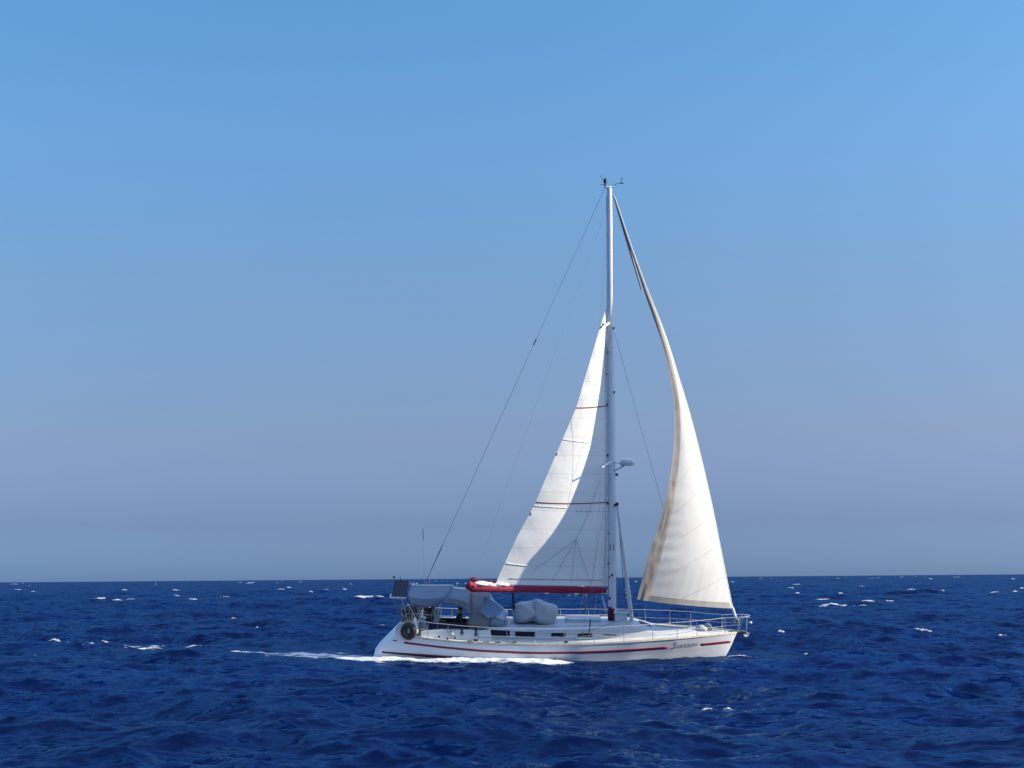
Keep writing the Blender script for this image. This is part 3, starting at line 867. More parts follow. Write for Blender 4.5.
# spreaders
sp_specs = [(462, B(602.4, 467.4, -1.05)), (322.5, B(602.0, 327.8, -0.85))]
tips = {}
for k, (py, tip) in enumerate(sp_specs):
    for s in (-1, 1):
        t = tip if s < 0 else mir(tip)
        m = MB(); m.tube([mast_at(py), t], [(0.05, 0.018), (0.03, 0.014)], 8); m.build('spreader', M_ALU, mast)
        tips[(k, s)] = t
top = MB1 + Vector((0, 0, -0.15))
cp = B(589, 636.5, -1.72)
for s in (-1, 1):
    c_ = cp if s < 0 else mir(cp)
    m = MB(); m.tube([c_, tips[(0, s)], tips[(1, s)], lerp(MB0, MB1, 0.985)], 0.0035, 5); m.build('cap_shroud', M_WIRE, Y)
    m = MB(); m.tube([c_ + Vector((0, -s * 0.03, -0.05)), lerp(c_, tips[(0, s)], 0.10)], 0.026, 6); m.build('turnbuckle', M_DARK, Y)
    m = MB(); m.tube([c_ + Vector((-0.25, 0, 0)), mast_at(466)], 0.006, 5); m.build('lower_shroud', M_WIRE, Y)
    m = MB(); m.tube([tips[(0, s)], mast_at(326)], 0.003, 5); m.build('intermediate_shroud', M_WIRE, Y)
    c2 = B(599, 637, -1.70); c2 = c2 if s < 0 else mir(c2)
    m = MB(); m.tube([c2, mast_at(468)], 0.006, 5); m.build('lower_shroud', M_WIRE, Y)
# forestay, backstay, inner stay, topping lift
FS0, FS1 = B(737.0, 622, 0), B(613.2, 194, 0)
m = MB(); m.tube([B(737.4, 623.5, 0), B(736.6, 621, 0), B(736.2, 619.5, 0), B(735.4, 617.5, 0)], [0.05, 0.12, 0.12, 0.04], 12); m.build('furling_drum', M_PIT, Y)
b0, b1 = B(418.5, 598, 0.0), B(604.4, 189, 0)
m = MB(); m.tube([b0, b1], 0.0075, 5); bs = m.build('backstay', M_WIRE, Y)
m = MB(); q0, q1 = lerp(b0, b1, 0.085), lerp(b0, b1, 0.115); m.tube([lerp(b0, b1, 0.04), q0, q1, lerp(b0, b1, 0.135)], [0.010, 0.016, 0.024, 0.010], 6); m.build('stay_insulator', M_WIRE, bs)
m = MB(); m.tube([lerp(b0, b1, 0.62), lerp(b0, b1, 0.635)], 0.022, 6); m.build('stay_insulator', M_DARK, bs)
m = MB(); m.tube([mast_at(327) + Vector((0.1, 0, 0)), B(661, 500, 0), B(676, 560, 0), B(690, 628, 0)], 0.007, 5); m.build('inner_forestay', M_WIRE, Y)
m = MB(); m.tube([B(472, 584, -0.4), mast_at(200)], 0.002, 4); m.build('topping_lift', M_WIRE, Y)
for dx_ in (-2.6, -4.6):
    m = MB(); m.tube([B(608 + dx_, 590, -0.12), B(608 + dx_ * 0.5, 330, -0.12)], 0.006, 4); m.build('halyard', M_ROPE, Y)
m = MB(); m.tube([mast_at(612) + Vector((0.16, -0.03, 0)), mast_at(470) + Vector((0.15, -0.03, 0)), mast_at(215) + Vector((0.12, 0, 0))], 0.009, 5); m.build('halyard', M_WPLAST, Y)
# fittings on the mast
for py, dx_, r_ in ((404, -0.14, 0.03), (455, -0.14, 0.035), (503, -0.14, 0.04), (505, 0.14, 0.045), (563, -0.14, 0.03), (575, 0, 0.05), (577, -0.1, 0.03), (533, -0.13, 0.025), (598, -0.1, 0.045), (328, 0.14, 0.035), (352, -0.1, 0.03), (374, -0.14, 0.03), (392, 0.14, 0.035), (608, -0.12, 0.05)):
    p = mast_at(py); m = MB(); m.box(p + Vector((dx_, -0.05, 0)), (r_ * 1.6, 0.08, r_ * 2)); m.build('mast_fitting', M_DARK, mast, bevel=0.006)
p = mast_at(547); m = MB(); m.box(p + Vector((0, -0.075, 0)), (0.19, 0.02, 0.24)); m.build('mast_plate', mat('tan_plate', (0.30, 0.27, 0.22), 0.6), mast)
# masthead gear
t0 = MB1
m = MB(); m.tube([t0 + Vector((-0.14, 0, -0.03)), t0 + Vector((0.16, 0, 0.0))], [(0.05, 0.05), (0.04, 0.05)], 8); m.build('masthead_crane', M_ALU, mast)
m = MB(); m.tube([B(605.2, 188, 0), B(605.3, 183.4, 0), B(605.3, 182.6, 0), B(605.3, 179, 0), B(605.3, 178.4, 0)], [0.03, 0.035, 0.07, 0.07, 0.03], 10); m.build('masthead_light', M_DARK, mast)
m = MB(); m.tube([t0 + Vector((-0.1, 0, 0.0)), B(600.2, 176, 0), B(603.5, 175.6, 0)], 0.008, 5); m.tube([B(600, 184.5, 0), B(605, 184.5, 0)], 0.010, 5); m.build('masthead_antenna', M_DARK, mast)
m = MB(); m.tube([t0 + Vector((0.1, 0, 0.02)), B(616, 184.0, 0), B(621.3, 182.6, 0)], 0.010, 5); m.build('wind_sensor_arm', M_DARK, mast)
m = MB(); m.tube([B(621.3, 183, 0), B(621.6, 180, 0), B(622.4, 177.4, 0)], [0.012, 0.012, 0.02], 5); m.tube([B(619.6, 183.2, 0), B(623.6, 183.2, 0)], 0.02, 6); m.build('wind_vane', M_DARK, mast)
# radar and its bracket
m = MB()
for s in (-1, 1):
    m.tube([mast_at(462) + Vector((0.1, s * 0.05, 0)), B(625, 464.5, s * 0.14)], 0.02, 6)
    m.tube([mast_at(471) + Vector((0.1, s * 0.05, 0)), B(624, 466, s * 0.14)], 0.02, 6)
m.box(B(624.5, 465, 0), (0.34, 0.34, 0.03))
br = m.build('radar_bracket', M_STEEL, mast)
rc = B(627.6, 462.3, 0)
m = MB(); m.tube([rc + Vector((0, 0, dz)) for dz in (-0.13, -0.10, -0.02, 0.08, 0.125, 0.14)], [0.18, 0.27, 0.30, 0.29, 0.26, 0.12], 20); m.build('radar_dome', M_WPLAST, mast)
m = MB(); m.ball(B(616.8, 474.6, 0), 0.06, 10); m.build('deck_light', M_DARK, mast)
# spinnaker pole leaning from the mast to the deck
P0, P1 = B(617.0, 503, -0.1), B(632.2, 622.5, -0.1)
m = MB(); m.tube([P0, lerp(P0, P1, 0.04), lerp(P0, P1, 0.5), lerp(P0, P1, 0.96), P1], [0.03, 0.055, 0.07, 0.085, 0.06], 12)
pole = m.build('spinnaker_pole', M_WPLAST, Y)
m = MB(); m.box(lerp(P0, P1, 0.01), (0.1, 0.08, 0.14)); m.build('pole_end', M_DARK, pole, bevel=0.01)
m = MB(); m.tube([P0, P1 + Vector((-0.22, 0, 0.1))], 0.012, 5); m.build('pole_lift', M_DARK, pole)
m = MB(); a_ = B(632.5, 596.2, -0.1); m.tube([B(625.6, 597.5, -0.1), a_], 0.02, 6); m.tube([B(625.4, 593.0, -0.1), B(630.4, 592.6, -0.1)], 0.03, 6); m.ball(B(625.2, 589.4, -0.1), 0.035, 8); m.tube([B(625.2, 589.4, -0.1), B(625.4, 620, -0.1)], 0.006, 4)
m.build('pole_bracket', M_WPLAST, pole)

# boom swung a little to leeward
BY = -2.0
def boom_pt(px, py):      # lateral offset grows towards the aft end
    t = (609 - px) / (609 - 468.0)
    return B(px, py, BY * t)
m = MB(); m.tube([boom_pt(607.5, 591.6), boom_pt(540, 590.5), boom_pt(466.5, 588.8)], [(0.085, 0.06)] * 3, 12)
boom = m.build('boom', M_ALU, Y)
m = MB(); m.tube([boom_pt(606, 590.6), boom_pt(600, 590.2), boom_pt(570, 589.8), boom_pt(540, 589.4), boom_pt(515, 589.0), boom_pt(490, 588.0), boom_pt(472, 587.0), boom_pt(466.5, 586.6)],
                 [(0.10, 0.1), (0.135, 0.12), (0.14, 0.12), (0.135, 0.12), (0.135, 0.13), (0.16, 0.15), (0.20, 0.16), (0.10, 0.1)], 12)
m.build('sail_cover', M_REDC, boom)
# loose folds of the reefed sail lying on the boom
def lumpy(name, spine, rads, mt, parent, seed, seg=14, amp=0.25, n=26):
    m = MB(); rng = random.Random(seed); pts, rr = [], []
    fr = [rng.uniform(0, 6) for _ in range(4)]
    rings = []
    S = [Vector(p) for p in spine]
    for i in range(n):
        t = i / (n - 1) * (len(S) - 1); k = min(int(t), len(S) - 2); c = lerp(S[k], S[k + 1], t - k)
        ra = interp(t, range(len(S)), [r[0] for r in rads]); rb = interp(t, range(len(S)), [r[1] for r in rads])
        ring = []
        for j in range(seg):
            a = 2 * math.pi * j / seg
            w = 1 + amp * (0.5 * math.sin(3 * a + fr[0] + t * 2.1) + 0.35 * math.sin(5 * a - t * 4 + fr[1]) + 0.3 * math.sin(t * 7 + fr[2] + a))
            ring.append(c + Vector((0, math.cos(a) * ra * w, math.sin(a) * rb * w)))
        rings.append(ring)
    m.loft(rings); return m.build(name, mt, parent)
lumpy('folded_sail', [boom_pt(473, 583.5), boom_pt(480, 583.5), boom_pt(490, 584.0), boom_pt(494, 585.5), boom_pt(500, 584.0), boom_pt(508, 584.5), boom_pt(515, 587)],
      [(0.08, 0.04), (0.20, 0.12), (0.18, 0.10), (0.12, 0.07), (0.18, 0.12), (0.15, 0.09), (0.05, 0.03)], M_CREAM, boom, 3)
lumpy('rolled_cover', [boom_pt(469.5, 580.5), boom_pt(474, 579.6), boom_pt(480, 580.6), boom_pt(488, 581.0), boom_pt(496, 581.2), boom_pt(499, 581.6)],
      [(0.04, 0.08), (0.09, 0.10), (0.07, 0.045), (0.06, 0.035), (0.06, 0.035), (0.03, 0.02)], M_MAROON, boom, 9, amp=0.15)
lumpy('cover_flap', [boom_pt(466.5, 586.5), boom_pt(470, 584.5), boom_pt(476, 585.5), boom_pt(484, 588)], [(0.05, 0.08), (0.20, 0.15), (0.19, 0.12), (0.1, 0.05)], M_REDC, boom, 5, amp=0.15)
m = MB(); m.tube([boom_pt(602, 596), B(606.5, 612, 0)], 0.03, 8); m.build('boom_vang', M_STEEL, boom)
for px in (563, 569, 576, 580.5, 586, 589.5):
    m = MB(); m.box(boom_pt(px, 595.2), (0.10, 0.05, 0.05)); m.build('boom_block', M_WPLAST if px in (569, 576, 586) else M_DARK, boom, bevel=0.008)
m = MB(); m.tube([boom_pt(513, 594), B(514, 612, -0.5)], 0.05, 6); m.build('mainsheet', M_NAVY, Y)
m = MB(); m.tube([boom_pt(588, 595), B(588.5, 604, -0.3), B(589.5, 612, -0.3)], 0.015, 5); m.build('preventer_line', M_DARK, Y)

# ------------------------------------------------------------------ sails
def add_uv(o, nr, nc):
    me = o.data; uv = me.uv_layers.new(name='UVMap')
    for lp in me.loops:
        i, j = divmod(lp.vertex_index, nc)
        uv.data[lp.index].uv = (j / (nc - 1), i / (nr - 1))
LE = [(331, 599), (409, 576), (450, 558), (505, 535), (538, 517), (579, 498)]
def main_surf(u, v):
    """u 0 luff .. 1 leech, v 0 foot .. 1 head"""
    py = lerp(586.5, 308.0, v)
    luff = mast_at(py); # luff on the mast
    lx_px = interp(py, [187, 622], [606.8, 609.0])
    ly = interp(py, [308, 331, 409, 450, 505, 538, 579, 590], [606.2, 599, 576, 558.3, 535, 517.3, 498.3, 494])
    # foot drops gently aft; the leech runs to the clew
    px = lerp(lx_px, ly, u)
    chord = (lx_px - ly) / 25.1
    tw = lerp(R(20), R(38), v)
    y = -chord * u * math.tan(tw) - 0.115 * chord * 4 * u * (1 - u) * (1 - 0.25 * u) * (0.55 + 0.45 * smooth(0.0, 0.25, np.float64(v)))
    pyy = py + lerp(0, -2.0, u) * (1 - v)
    p = B(px, pyy, float(y))
    w = math.exp(-((u - 0.97) / 0.12) ** 2) * 0.010 * math.sin(v * 70)
    p.y += w
    return p
NR, NC = 90, 34
m = MB(); m.grid([[main_surf(j / (NC - 1), i / (NR - 1)) for j in range(NC)] for i in range(NR)])
ms = m.build('mainsail', M_SAIL, Y); add_uv(ms, NR, NC)
def v_of(py): return (586.5 - py) / (586.5 - 308)
M_REDLINE = mat('reef_line_red', (0.30, 0.03, 0.04), 0.8)
def sail_strip(name, surf, pts, half, mt, parent, off=-0.012, n=24):
    rows = []
    for i in range(n):
        t = i / (n - 1) * (len(pts) - 1); k = min(int(t), len(pts) - 2)
        u = lerp(pts[k][0], pts[k + 1][0], t - k); v = lerp(pts[k][1], pts[k + 1][1], t - k)
        a = surf(u, v) + Vector((0, off, 0))
        rows.append([a + Vector((0, 0, -half)), a + Vector((0, 0, half))])
    m = MB(); m.grid(rows); return m.build(name, mt, parent, solid=0.006)
for py0, py1 in ((408.6, 405.6), (503.6, 502.0)):
    sag = [(1 - t, v_of(lerp(py0, py1, t) + (1.5 if py0 > 450 else 0.6) * 4 * t * (1 - t))) for t in np.linspace(0, 1, 12)]
    sail_strip('reef_line', main_surf, sag, 0.018, M_REDLINE, ms)
sail_strip('batten_pocket', main_surf, [(0.99, v_of(507.5)), (0.55, v_of(508.8))], 0.022, M_CREAM, ms)
sail_strip('batten_pocket', main_surf, [(0.985, v_of(565.2)), (0.78, v_of(567.4))], 0.022, M_CREAM, ms)
sail_strip('batten_pocket', main_surf, [(0.99, v_of(440.5)), (0.40, v_of(443.5))], 0.014, M_CREAM, ms)
sail_strip('batten_pocket', main_surf, [(0.99, v_of(327)), (0.1, v_of(324))], 0.018, mat('grey_tape', (0.35, 0.34, 0.33), 0.8), ms)
sail_strip('foot_tape', main_surf, [(0.9, 0.022), (0.05, 0.022)], 0.012, mat('dull_green_tape', (0.25, 0.33, 0.28), 0.8), ms)
for pts in ([(600.5, 480), (588, 515), (576, 540), (556, 555), (533, 572)], [(576, 540), (571, 583)], [(576, 540), (583, 562), (591, 584)], [(576, 540), (563, 562), (552, 583)]):
    q_ = []
    for a, b_ in pts:
        le = interp(b_, [308, 331, 409, 450, 505, 538, 579, 590], [606.2, 599, 576, 558.3, 535, 517.3, 498.3, 494])
        q_.append(main_surf((608.5 - a) / (608.5 - le), v_of(b_)) + Vector((0, -0.05, 0)))
    m = MB(); m.tube(q_, 0.006, 4); m.build('lazy_jack', M_ROPE, Y)
# reef points: short dark ties under the lower reef line
for k, px in enumerate((579, 583, 588, 592)):
    u = (608 - px) / (608 - 537.0); p = main_surf(u, v_of(512)); m = MB(); m.box(p + Vector((0, -0.02, 0)), (0.03, 0.02, 0.05)); m.build('reef_point', M_ROPE, ms)
for px, py in ((529, 515), (598.5, 324.5), (558, 455)):
    u = 0.98 if px != 598.5 else 0.6; p = main_surf(u, v_of(py)); m = MB(); m.box(p + Vector((-0.02, -0.02, 0)), (0.05, 0.03, 0.10)); m.build('leech_tie', M_ROPE, ms)

# genoa: luff sags to leeward, leech eased and twisted open
GL = ([194, 240, 270, 294, 323, 352, 379, 409, 454, 508, 552, 604, 609], [613.8, 629.2, 640.0, 649.2, 661.0, 671.0, 679.2, 688.4, 700.2, 712.6, 721.4, 731.8, 732.8])
GT = ([194, 240, 270, 294, 323, 352, 379, 409, 446, 483, 525, 560, 585, 598, 605], [613.0, 627.4, 637.2, 645.0, 655.2, 664.4, 670.6, 674.2, 673.8, 668.8, 658.6, 647.4, 640.6, 637.4, 636.5])
def spl(x, xs, ys):
    i = min(max(int(np.searchsorted(xs, x)) - 1, 0), len(xs) - 2)
    t = min(max((x - xs[i]) / (xs[i + 1] - xs[i]), 0.0), 1.0); h = xs[i + 1] - xs[i]
    def sl(k):
        if k == 0 or k == len(xs) - 1:
            a = max(k - 1, 0); return (ys[a + 1] - ys[a]) / (xs[a + 1] - xs[a])
        return (ys[k + 1] - ys[k - 1]) / (xs[k + 1] - xs[k - 1])
    m0, m1 = sl(i) * h, sl(i + 1) * h
    return (2 * t ** 3 - 3 * t ** 2 + 1) * ys[i] + (t ** 3 - 2 * t ** 2 + t) * m0 + (3 * t ** 2 - 2 * t ** 3) * ys[i + 1] + (t ** 3 - t ** 2) * m1
def gen_surf(u, v, off=0.0):
    """u 0 luff .. 1 leech, v 0 foot .. 1 head"""
    pyl = lerp(608.4, 194.0, v)
    pyt = lerp(599.5, 194.0, v)
    a = spl(pyl, *GL); b_ = spl(pyt, *GT)
    px = lerp(a, b_, u); py = lerp(pyl, pyt, u)
    py += 5.0 * u * (1 - u) * max(0, 1 - v * 6)
    vis = max(0.3, (a - b_)) / 25.1
    full = 4.1 * max(0.0, 1 - v) ** 1.05
    ylat = math.sqrt(max(0.0, min(full, 3.6) ** 2 * 0.42 - min(vis, 3.0) ** 2 * 0.25)) if v < 0.98 else 0.0
    ylat = interp(v, [0, 0.1, 0.25, 0.30, 0.36, 0.47, 0.60, 0.70, 0.78, 1.0], [1.95, 1.92, 1.68, 1.43, 1.12, 0.66, 0.31, 0.09, 0.02, 0.0])
    bel = interp(v, [0, 0.1, 0.3, 0.5, 0.7, 0.8, 1.0], [0.46, 0.50, 0.42, 0.20, 0.06, 0.02, 0.0])
    sag = 0.14 * 4 * v * (1 - v)
    y = -sag - ylat * u ** 0.95 - bel * 4.7 * u * (1 - u) ** 1.35
    # creases close to the leech and foot
    low = max(0.0, 1 - abs(v - 0.13) / 0.16)
    y += 0.016 * low * math.sin(v * 210 + u * 9) * math.exp(-((u - 0.74) / 0.17) ** 2)
    y += 0.012 * max(0, 1 - v * 7) * math.sin(u * 60 + v * 90) * math.exp(-((u - 0.25) / 0.3) ** 2)
    p = B(px, py, y)
    p.y -= off
    return p
NR, NC = 150, 46
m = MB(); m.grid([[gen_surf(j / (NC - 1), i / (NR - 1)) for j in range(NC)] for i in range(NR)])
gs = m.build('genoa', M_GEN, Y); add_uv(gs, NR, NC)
def strip_u(v):
    py = lerp(600, 194, v); a = spl(py, *GL); b_ = spl(py, *GT)
    ws = interp(py, [250, 294, 323, 352, 379, 409, 466, 524, 572, 595], [2.0, 3.6, 5.0, 5.0, 5.0, 5.2, 6.5, 10, 13, 11])
    return max(0.0, 1 - ws / max(a - b_, 0.5))
m = MB(); rows = []
for i in range(NR):
    v = i / (NR - 1); u0 = strip_u(v) if v < 0.86 else 0.0
    rows.append([gen_surf(lerp(u0, 1.0, k / 8), v, 0.012 + 0.05 * (1 if v < .3 else 0) * (vnoise(np.float64(v * 38.0), np.float64(k * 0.55), 4)) * math.sin(math.pi * k / 8)) for k in range(9)])
m.grid(rows); m.build('leech_sunstrip', M_SAND, gs)
m = MB(); m.grid([[gen_surf(u, v, 0.014) for u in np.linspace(0.02, 1, 40)] for v in np.linspace(0, 0.014, 4)]); m.build('foot_sunstrip', M_SAND, gs)
# furled upper roll and sheet
m = MB(); m.tube([FS0] + [gen_surf(0, v) + Vector((0.0, 0, 0)) for v in np.linspace(0.0, 0.99, 24)] + [FS1], 0.018, 6); m.build('forestay', M_ALU, Y)
m = MB(); m.tube([B(613.4, 195, 0), B(618, 210, 0), B(627, 240, 0), B(641.5, 290, -0.02)], [0.02, 0.045, 0.05, 0.03], 8); m.build('furled_roll', M_SAND, gs)
m = MB(); m.tube([B(614.3, 197, 0), B(619, 213, 0)], [0.02, 0.05], 8); m.build('head_swivel', M_DARK, gs)
m = MB(); m.tube([gen_surf(1, 0), B(628, 618, -1.5), B(560, 640, -1.75), B(478, 637, -1.5)], 0.012, 5); m.build('genoa_sheet', M_ROPE, Y)
m = MB(); m.tube([B(730.5, 604, -0.0), B(733, 609, 0), B(736, 618, 0)], [0.03, 0.05, 0.045], 8); m.build('furled_tack', M_WPLAST, gs)

# ------------------------------------------------------------------ rails
ST = [417, 448, 478.5, 507, 535, 564, 594, 624, 653.5, 679, 700]
def rail_base(px, s):
    x = B(px, 640, -1.8).x; y = s * (hb(x) - 0.05); return Vector((x, y, zs(x)))
for s in (-1, 1):
    tops, mids = [], []
    for px in ST:
        b0_ = rail_base(px, s); t1 = b0_ + Vector((0, s * 0.03, 0.62))
        if px > 417:
            m = MB(); m.tube([b0_, t1], 0.0125, 6); st_ = m.build('stanchion', M_STEEL, Y)
            m = MB(); m.tube([b0_, b0_ + Vector((0, 0, 0.07))], 0.03, 6); m.build('stanchion_base', M_STEEL, st_)
        tops.append(t1); mids.append(lerp(b0_, t1, 0.5))
    endt = Vector((6.45, s * 0.34, zs(6.5) + 0.62)); tops.append(endt); mids.append(Vector((6.45, s * 0.36, zs(6.5) + 0.31)))
    def sagged(T):
        o = []
        for a, b_ in zip(T[:-1], T[1:]):
            o += [a, lerp(a, b_, 0.5) + Vector((0, 0, -0.012))]
        return o + [T[-1]]
    m = MB(); m.tube(sagged(tops), 0.009, 5); m.build('lifeline', M_WHITELINE, Y)
    m = MB(); m.tube(sagged(mids), 0.005, 5); m.build('lifeline', M_WHITELINE, Y)
# pulpit at the bow
zb_ = zs(7.0)
m = MB()
tipf = B(750, 615.5, 0)
top_loop = [Vector((6.45, -0.34, zs(6.5) + 0.62)), Vector((6.9, -0.30, zb_ + 0.64)), Vector((7.25, -0.26, zb_ + 0.65)), Vector((tipf.x - 0.12, -0.16, tipf.z - 0.02)), tipf,
            Vector((tipf.x - 0.12, 0.16, tipf.z - 0.02)), Vector((7.25, 0.26, zb_ + 0.65)), Vector((6.9, 0.30, zb_ + 0.64)), Vector((6.45, 0.34, zs(6.5) + 0.62))]
m.tube(top_loop, 0.016, 7)
for s in (-1, 1):
    m.tube([Vector((6.45, s * 0.34, zs(6.5) + 0.62)), Vector((6.45, s * 0.38, zs(6.5)))], 0.014, 6)
    m.tube([Vector((7.2, s * 0.26, zb_ + 0.65)), Vector((7.0, s * 0.1, zb_))], 0.014, 6)
    m.tube([Vector((tipf.x - 0.1, s * 0.16, tipf.z)), B(746.5, 632, s * 0.05)], 0.014, 6)
    m.tube([Vector((6.45, s * 0.36, zs(6.5) + 0.31)), Vector((7.1, s * 0.18, zb_ + 0.33))], 0.010, 6)
m.build('pulpit', M_STEEL, Y)
m = MB(); m.ball(B(750.4, 622.6, -0.05), (0.07, 0.05, 0.05), 10); m.build('navigation_light', M_WPLAST, Y)
m = MB(); m.tube([B(741, 614.6, -0.1), B(749, 614.4, -0.05), B(749.8, 617.5, -0.05), B(741.4, 617.6, -0.15)], 0.012, 5); m.build('pulpit_seat_rail', M_STEEL, Y)
# anchor on its roller
m = MB(); m.hexa([B(733, 635.2, -0.09), B(746, 634.4, -0.07), B(746, 634.4, 0.07), B(733, 635.2, 0.09), B(733, 632.4, -0.09), B(745, 631.2, -0.07), B(745, 631.2, 0.07), B(733, 632.4, 0.09)])
m.build('bow_roller', M_DARK, Y, sm=False, bevel=0.01)
m = MB(); m.tube([B(728, 631.4, 0), B(739, 630.6, 0), B(746, 631.8, 0), B(748, 634.0, 0)], [0.02, 0.025, 0.03, 0.03], 6)
m.prism([B(743.2, 634.6, -0.16), B(749.8, 632.4, -0.02), B(748.6, 636.0, -0.02), B(745.4, 636.8, -0.12)], (0, 0.02, 0)); m.prism([B(743.2, 634.6, 0.16), B(749.8, 632.4, 0.02), B(748.6, 636.0, 0.02), B(745.4, 636.8, 0.12)], (0, -0.02, 0))
m.build('anchor', M_PIT, Y, sm=False)
m = MB(); wx = B(708, 634, 0)
m.tube([Vector((wx.x, -0.16, deck_z(wx.x) + 0.14)), Vector((wx.x, 0.16, deck_z(wx.x) + 0.14))], 0.13, 14); m.box((wx.x - 0.02, 0, deck_z(wx.x) + 0.05), (0.34, 0.22, 0.16))
m.build('anchor_windlass', M_PIT, Y, bevel=0.01)
cv = B(702, 633, -0.1); m = MB(); m.ball(Vector((cv.x, -0.05, deck_z(cv.x) + 0.06)), (0.26, 0.2, 0.15), 14); m.build('dorade_cowl', M_GREYC, Y)
m = MB(); x_a, x_b2 = B(655, 627, 0).x, B(688, 630, 0).x
m.prism([Vector((x_a, 0.35, roof_z(x_a, 0.3) + 0.0)), Vector((x_a, 0.35, roof_z(x_a, 0.3) + 0.05)), Vector((x_b2, 0.2, roof_z(x_b2, 0.1) + 0.05)), Vector((x_b2, 0.2, roof_z(x_b2, 0.1) + 0.0))], (0, -0.25, 0)); m.build('foredeck_plank', M_TEAK, Y, sm=False)

# pushpit round the stern
m = MB()
def rz(px): x = B(px, 635, -1.4).x; return Vector((x, -(hb(x) - 0.08), zs(x)))
a0, a1, a2 = rz(428), rz(415), rz(404)
for s in (-1, 1):
    f = (lambda v: v) if s < 0 else mir
    m.tube([f(a0 + Vector((0, 0, 0.62))), f(a1 + Vector((0, 0, 0.66))), f(a2 + Vector((0.0, 0, 0.68))), f(Vector((a2.x - 0.12, -0.75, a2.z + 0.70)))], 0.014, 6)
    m.tube([f(a0 + Vector((0, 0, 0.31))), f(a1 + Vector((0, 0, 0.33))), f(a2 + Vector((0, 0, 0.34))), f(Vector((a2.x - 0.1, -0.75, a2.z + 0.36)))], 0.011, 6)
    for q in (a0, a1, a2, Vector((a2.x - 0.1, -0.75, a2.z))):
        m.tube([f(q), f(q + Vector((0, 0, 0.66)))], 0.014, 6)
m.build('pushpit', M_STEEL, Y)
# arch legs that carry the solar panel
SP = [B(395.3, 581.0, 0.55), B(409.0, 581.2, 0.55), B(405.6, 597.4, -1.05), B(391.4, 597.0, -1.05)]
ar = MB()
for s, bx in ((-1, -1.0), (1, 1.0)):
    base1 = Vector((a2.x + 0.0, bx, a2.z)); base2 = Vector((a1.x - 0.05, bx, a1.z))
    tA = lerp(SP[3], SP[0], 0.02 if s < 0 else 0.98); tB = lerp(SP[2], SP[1], 0.02 if s < 0 else 0.98)
    ar.tube([base1, lerp(base1, tA, 0.5) + Vector((0.02, 0, 0)), tA], 0.016, 6); ar.tube([base2 + Vector((0.25, 0, 0.5)), tB], 0.016, 6)
    ar.tube([base2 + Vector((0.05, 0, 0.0)), tA], 0.014, 6)
ar.build('panel_arch', M_STEEL, Y)
# stern ladder folded up and the light at its side
m = MB()
for s in (-0.18, 0.18):
    m.tube([Vector((a2.x - 0.15, s, a2.z + 0.05)), Vector((a2.x - 0.22, s, a2.z + 0.9))], 0.014, 6)
for k in range(4): m.tube([Vector((a2.x - 0.17, -0.18, a2.z + 0.15 + 0.2 * k)), Vector((a2.x - 0.17, 0.18, a2.z + 0.15 + 0.2 * k))], 0.012, 6)
m.build('boarding_ladder', M_STEEL, Y)
# solar panel
sp_n = (SP[1] - SP[0]).cross(SP[3] - SP[0]).normalized()
if sp_n.z < 0: sp_n = -sp_n
m = MB(); m.prism(SP, sp_n * 0.03); panel = m.build('solar_panel', M_PV, Y, sm=False)
def sp_uv(u, v): return lerp(lerp(SP[0], SP[1], u), lerp(SP[3], SP[2], u), v) + sp_n * 0.034
for u in (0.2, 0.4, 0.6, 0.8):
    m = MB(); m.tube([sp_uv(u, 0.03), sp_uv(u, 0.97)], 0.009, 4); m.build('cell_line', M_PVL, panel)
m = MB()
for a_, b_ in ((3, 2),):
    m.tube([SP[a_] + Vector((-0.02, 0, -0.02)), SP[b_] + Vector((0.02, 0, -0.02))], 0.032, 7)
m.tube([SP[3] + Vector((-0.04, 0, -0.03)), lerp(SP[3], SP[0], 0.16) + Vector((-0.05, 0, 0))], 0.03, 7)
m.build('panel_rail', M_WPLAST, panel)
m = MB(); m.tube([SP[0], SP[1]], 0.016, 6); m.tube([SP[1], SP[2]], 0.016, 6); m.tube([SP[0], SP[3]], 0.016, 6); m.build('panel_frame', M_DARK, panel)
# poles and aerials at the stern
m = MB(); m.tube([B(394.0, 582, 0.5), B(394.0, 577.4, 0.5)], [0.012, 0.012], 5); m.ball(B(394.0, 577, 0.5), 0.05, 8); m.build('stern_light', M_DARK, Y)
m = MB(); m.tube([B(400.6, 582, 0.4), B(400.4, 576.8, 0.4)], 0.012, 5); m.build('short_antenna', M_DARK, Y)
m = MB(); m.tube([B(424.6, 600, 0.9), B(423.4, 545, 0.9), B(422.9, 529, 0.9)], [0.006, 0.004, 0.003], 5); wa = m.build('whip_antenna', M_WIRE, Y)
m = MB(); m.tube([B(423.3, 540, 0.9), B(422.9, 528.4, 0.9)], 0.014, 5); m.build('antenna_tip', M_DARK, wa)
m = MB(); m.tube([B(429.8, 600, 0.6), B(429.4, 566, 0.6)], 0.007, 5); fs_ = m.build('pennant_staff', M_WHITELINE, Y)
m = MB(); m.ball(B(430.2, 585.0, 0.3), (0.06, 0.05, 0.05), 8); m.build('red_lamp', M_FLAG, fs_)
m = MB(); m.tube([B(411.5, 592, 0.3), B(411.5, 584.5, 0.3)], 0.02, 5); m.ball(B(413, 584, 0.3), (0.07, 0.05, 0.05), 8); m.build('wind_generator_stub', M_WPLAST, Y)
m = MB(); m.tube([B(457, 588, 0.2), B(457, 582.5, 0.2)], 0.014, 5); m.ball(B(457, 583.4, 0.2), 0.04, 8); m.build('gps_mushroom', M_WPLAST, Y)

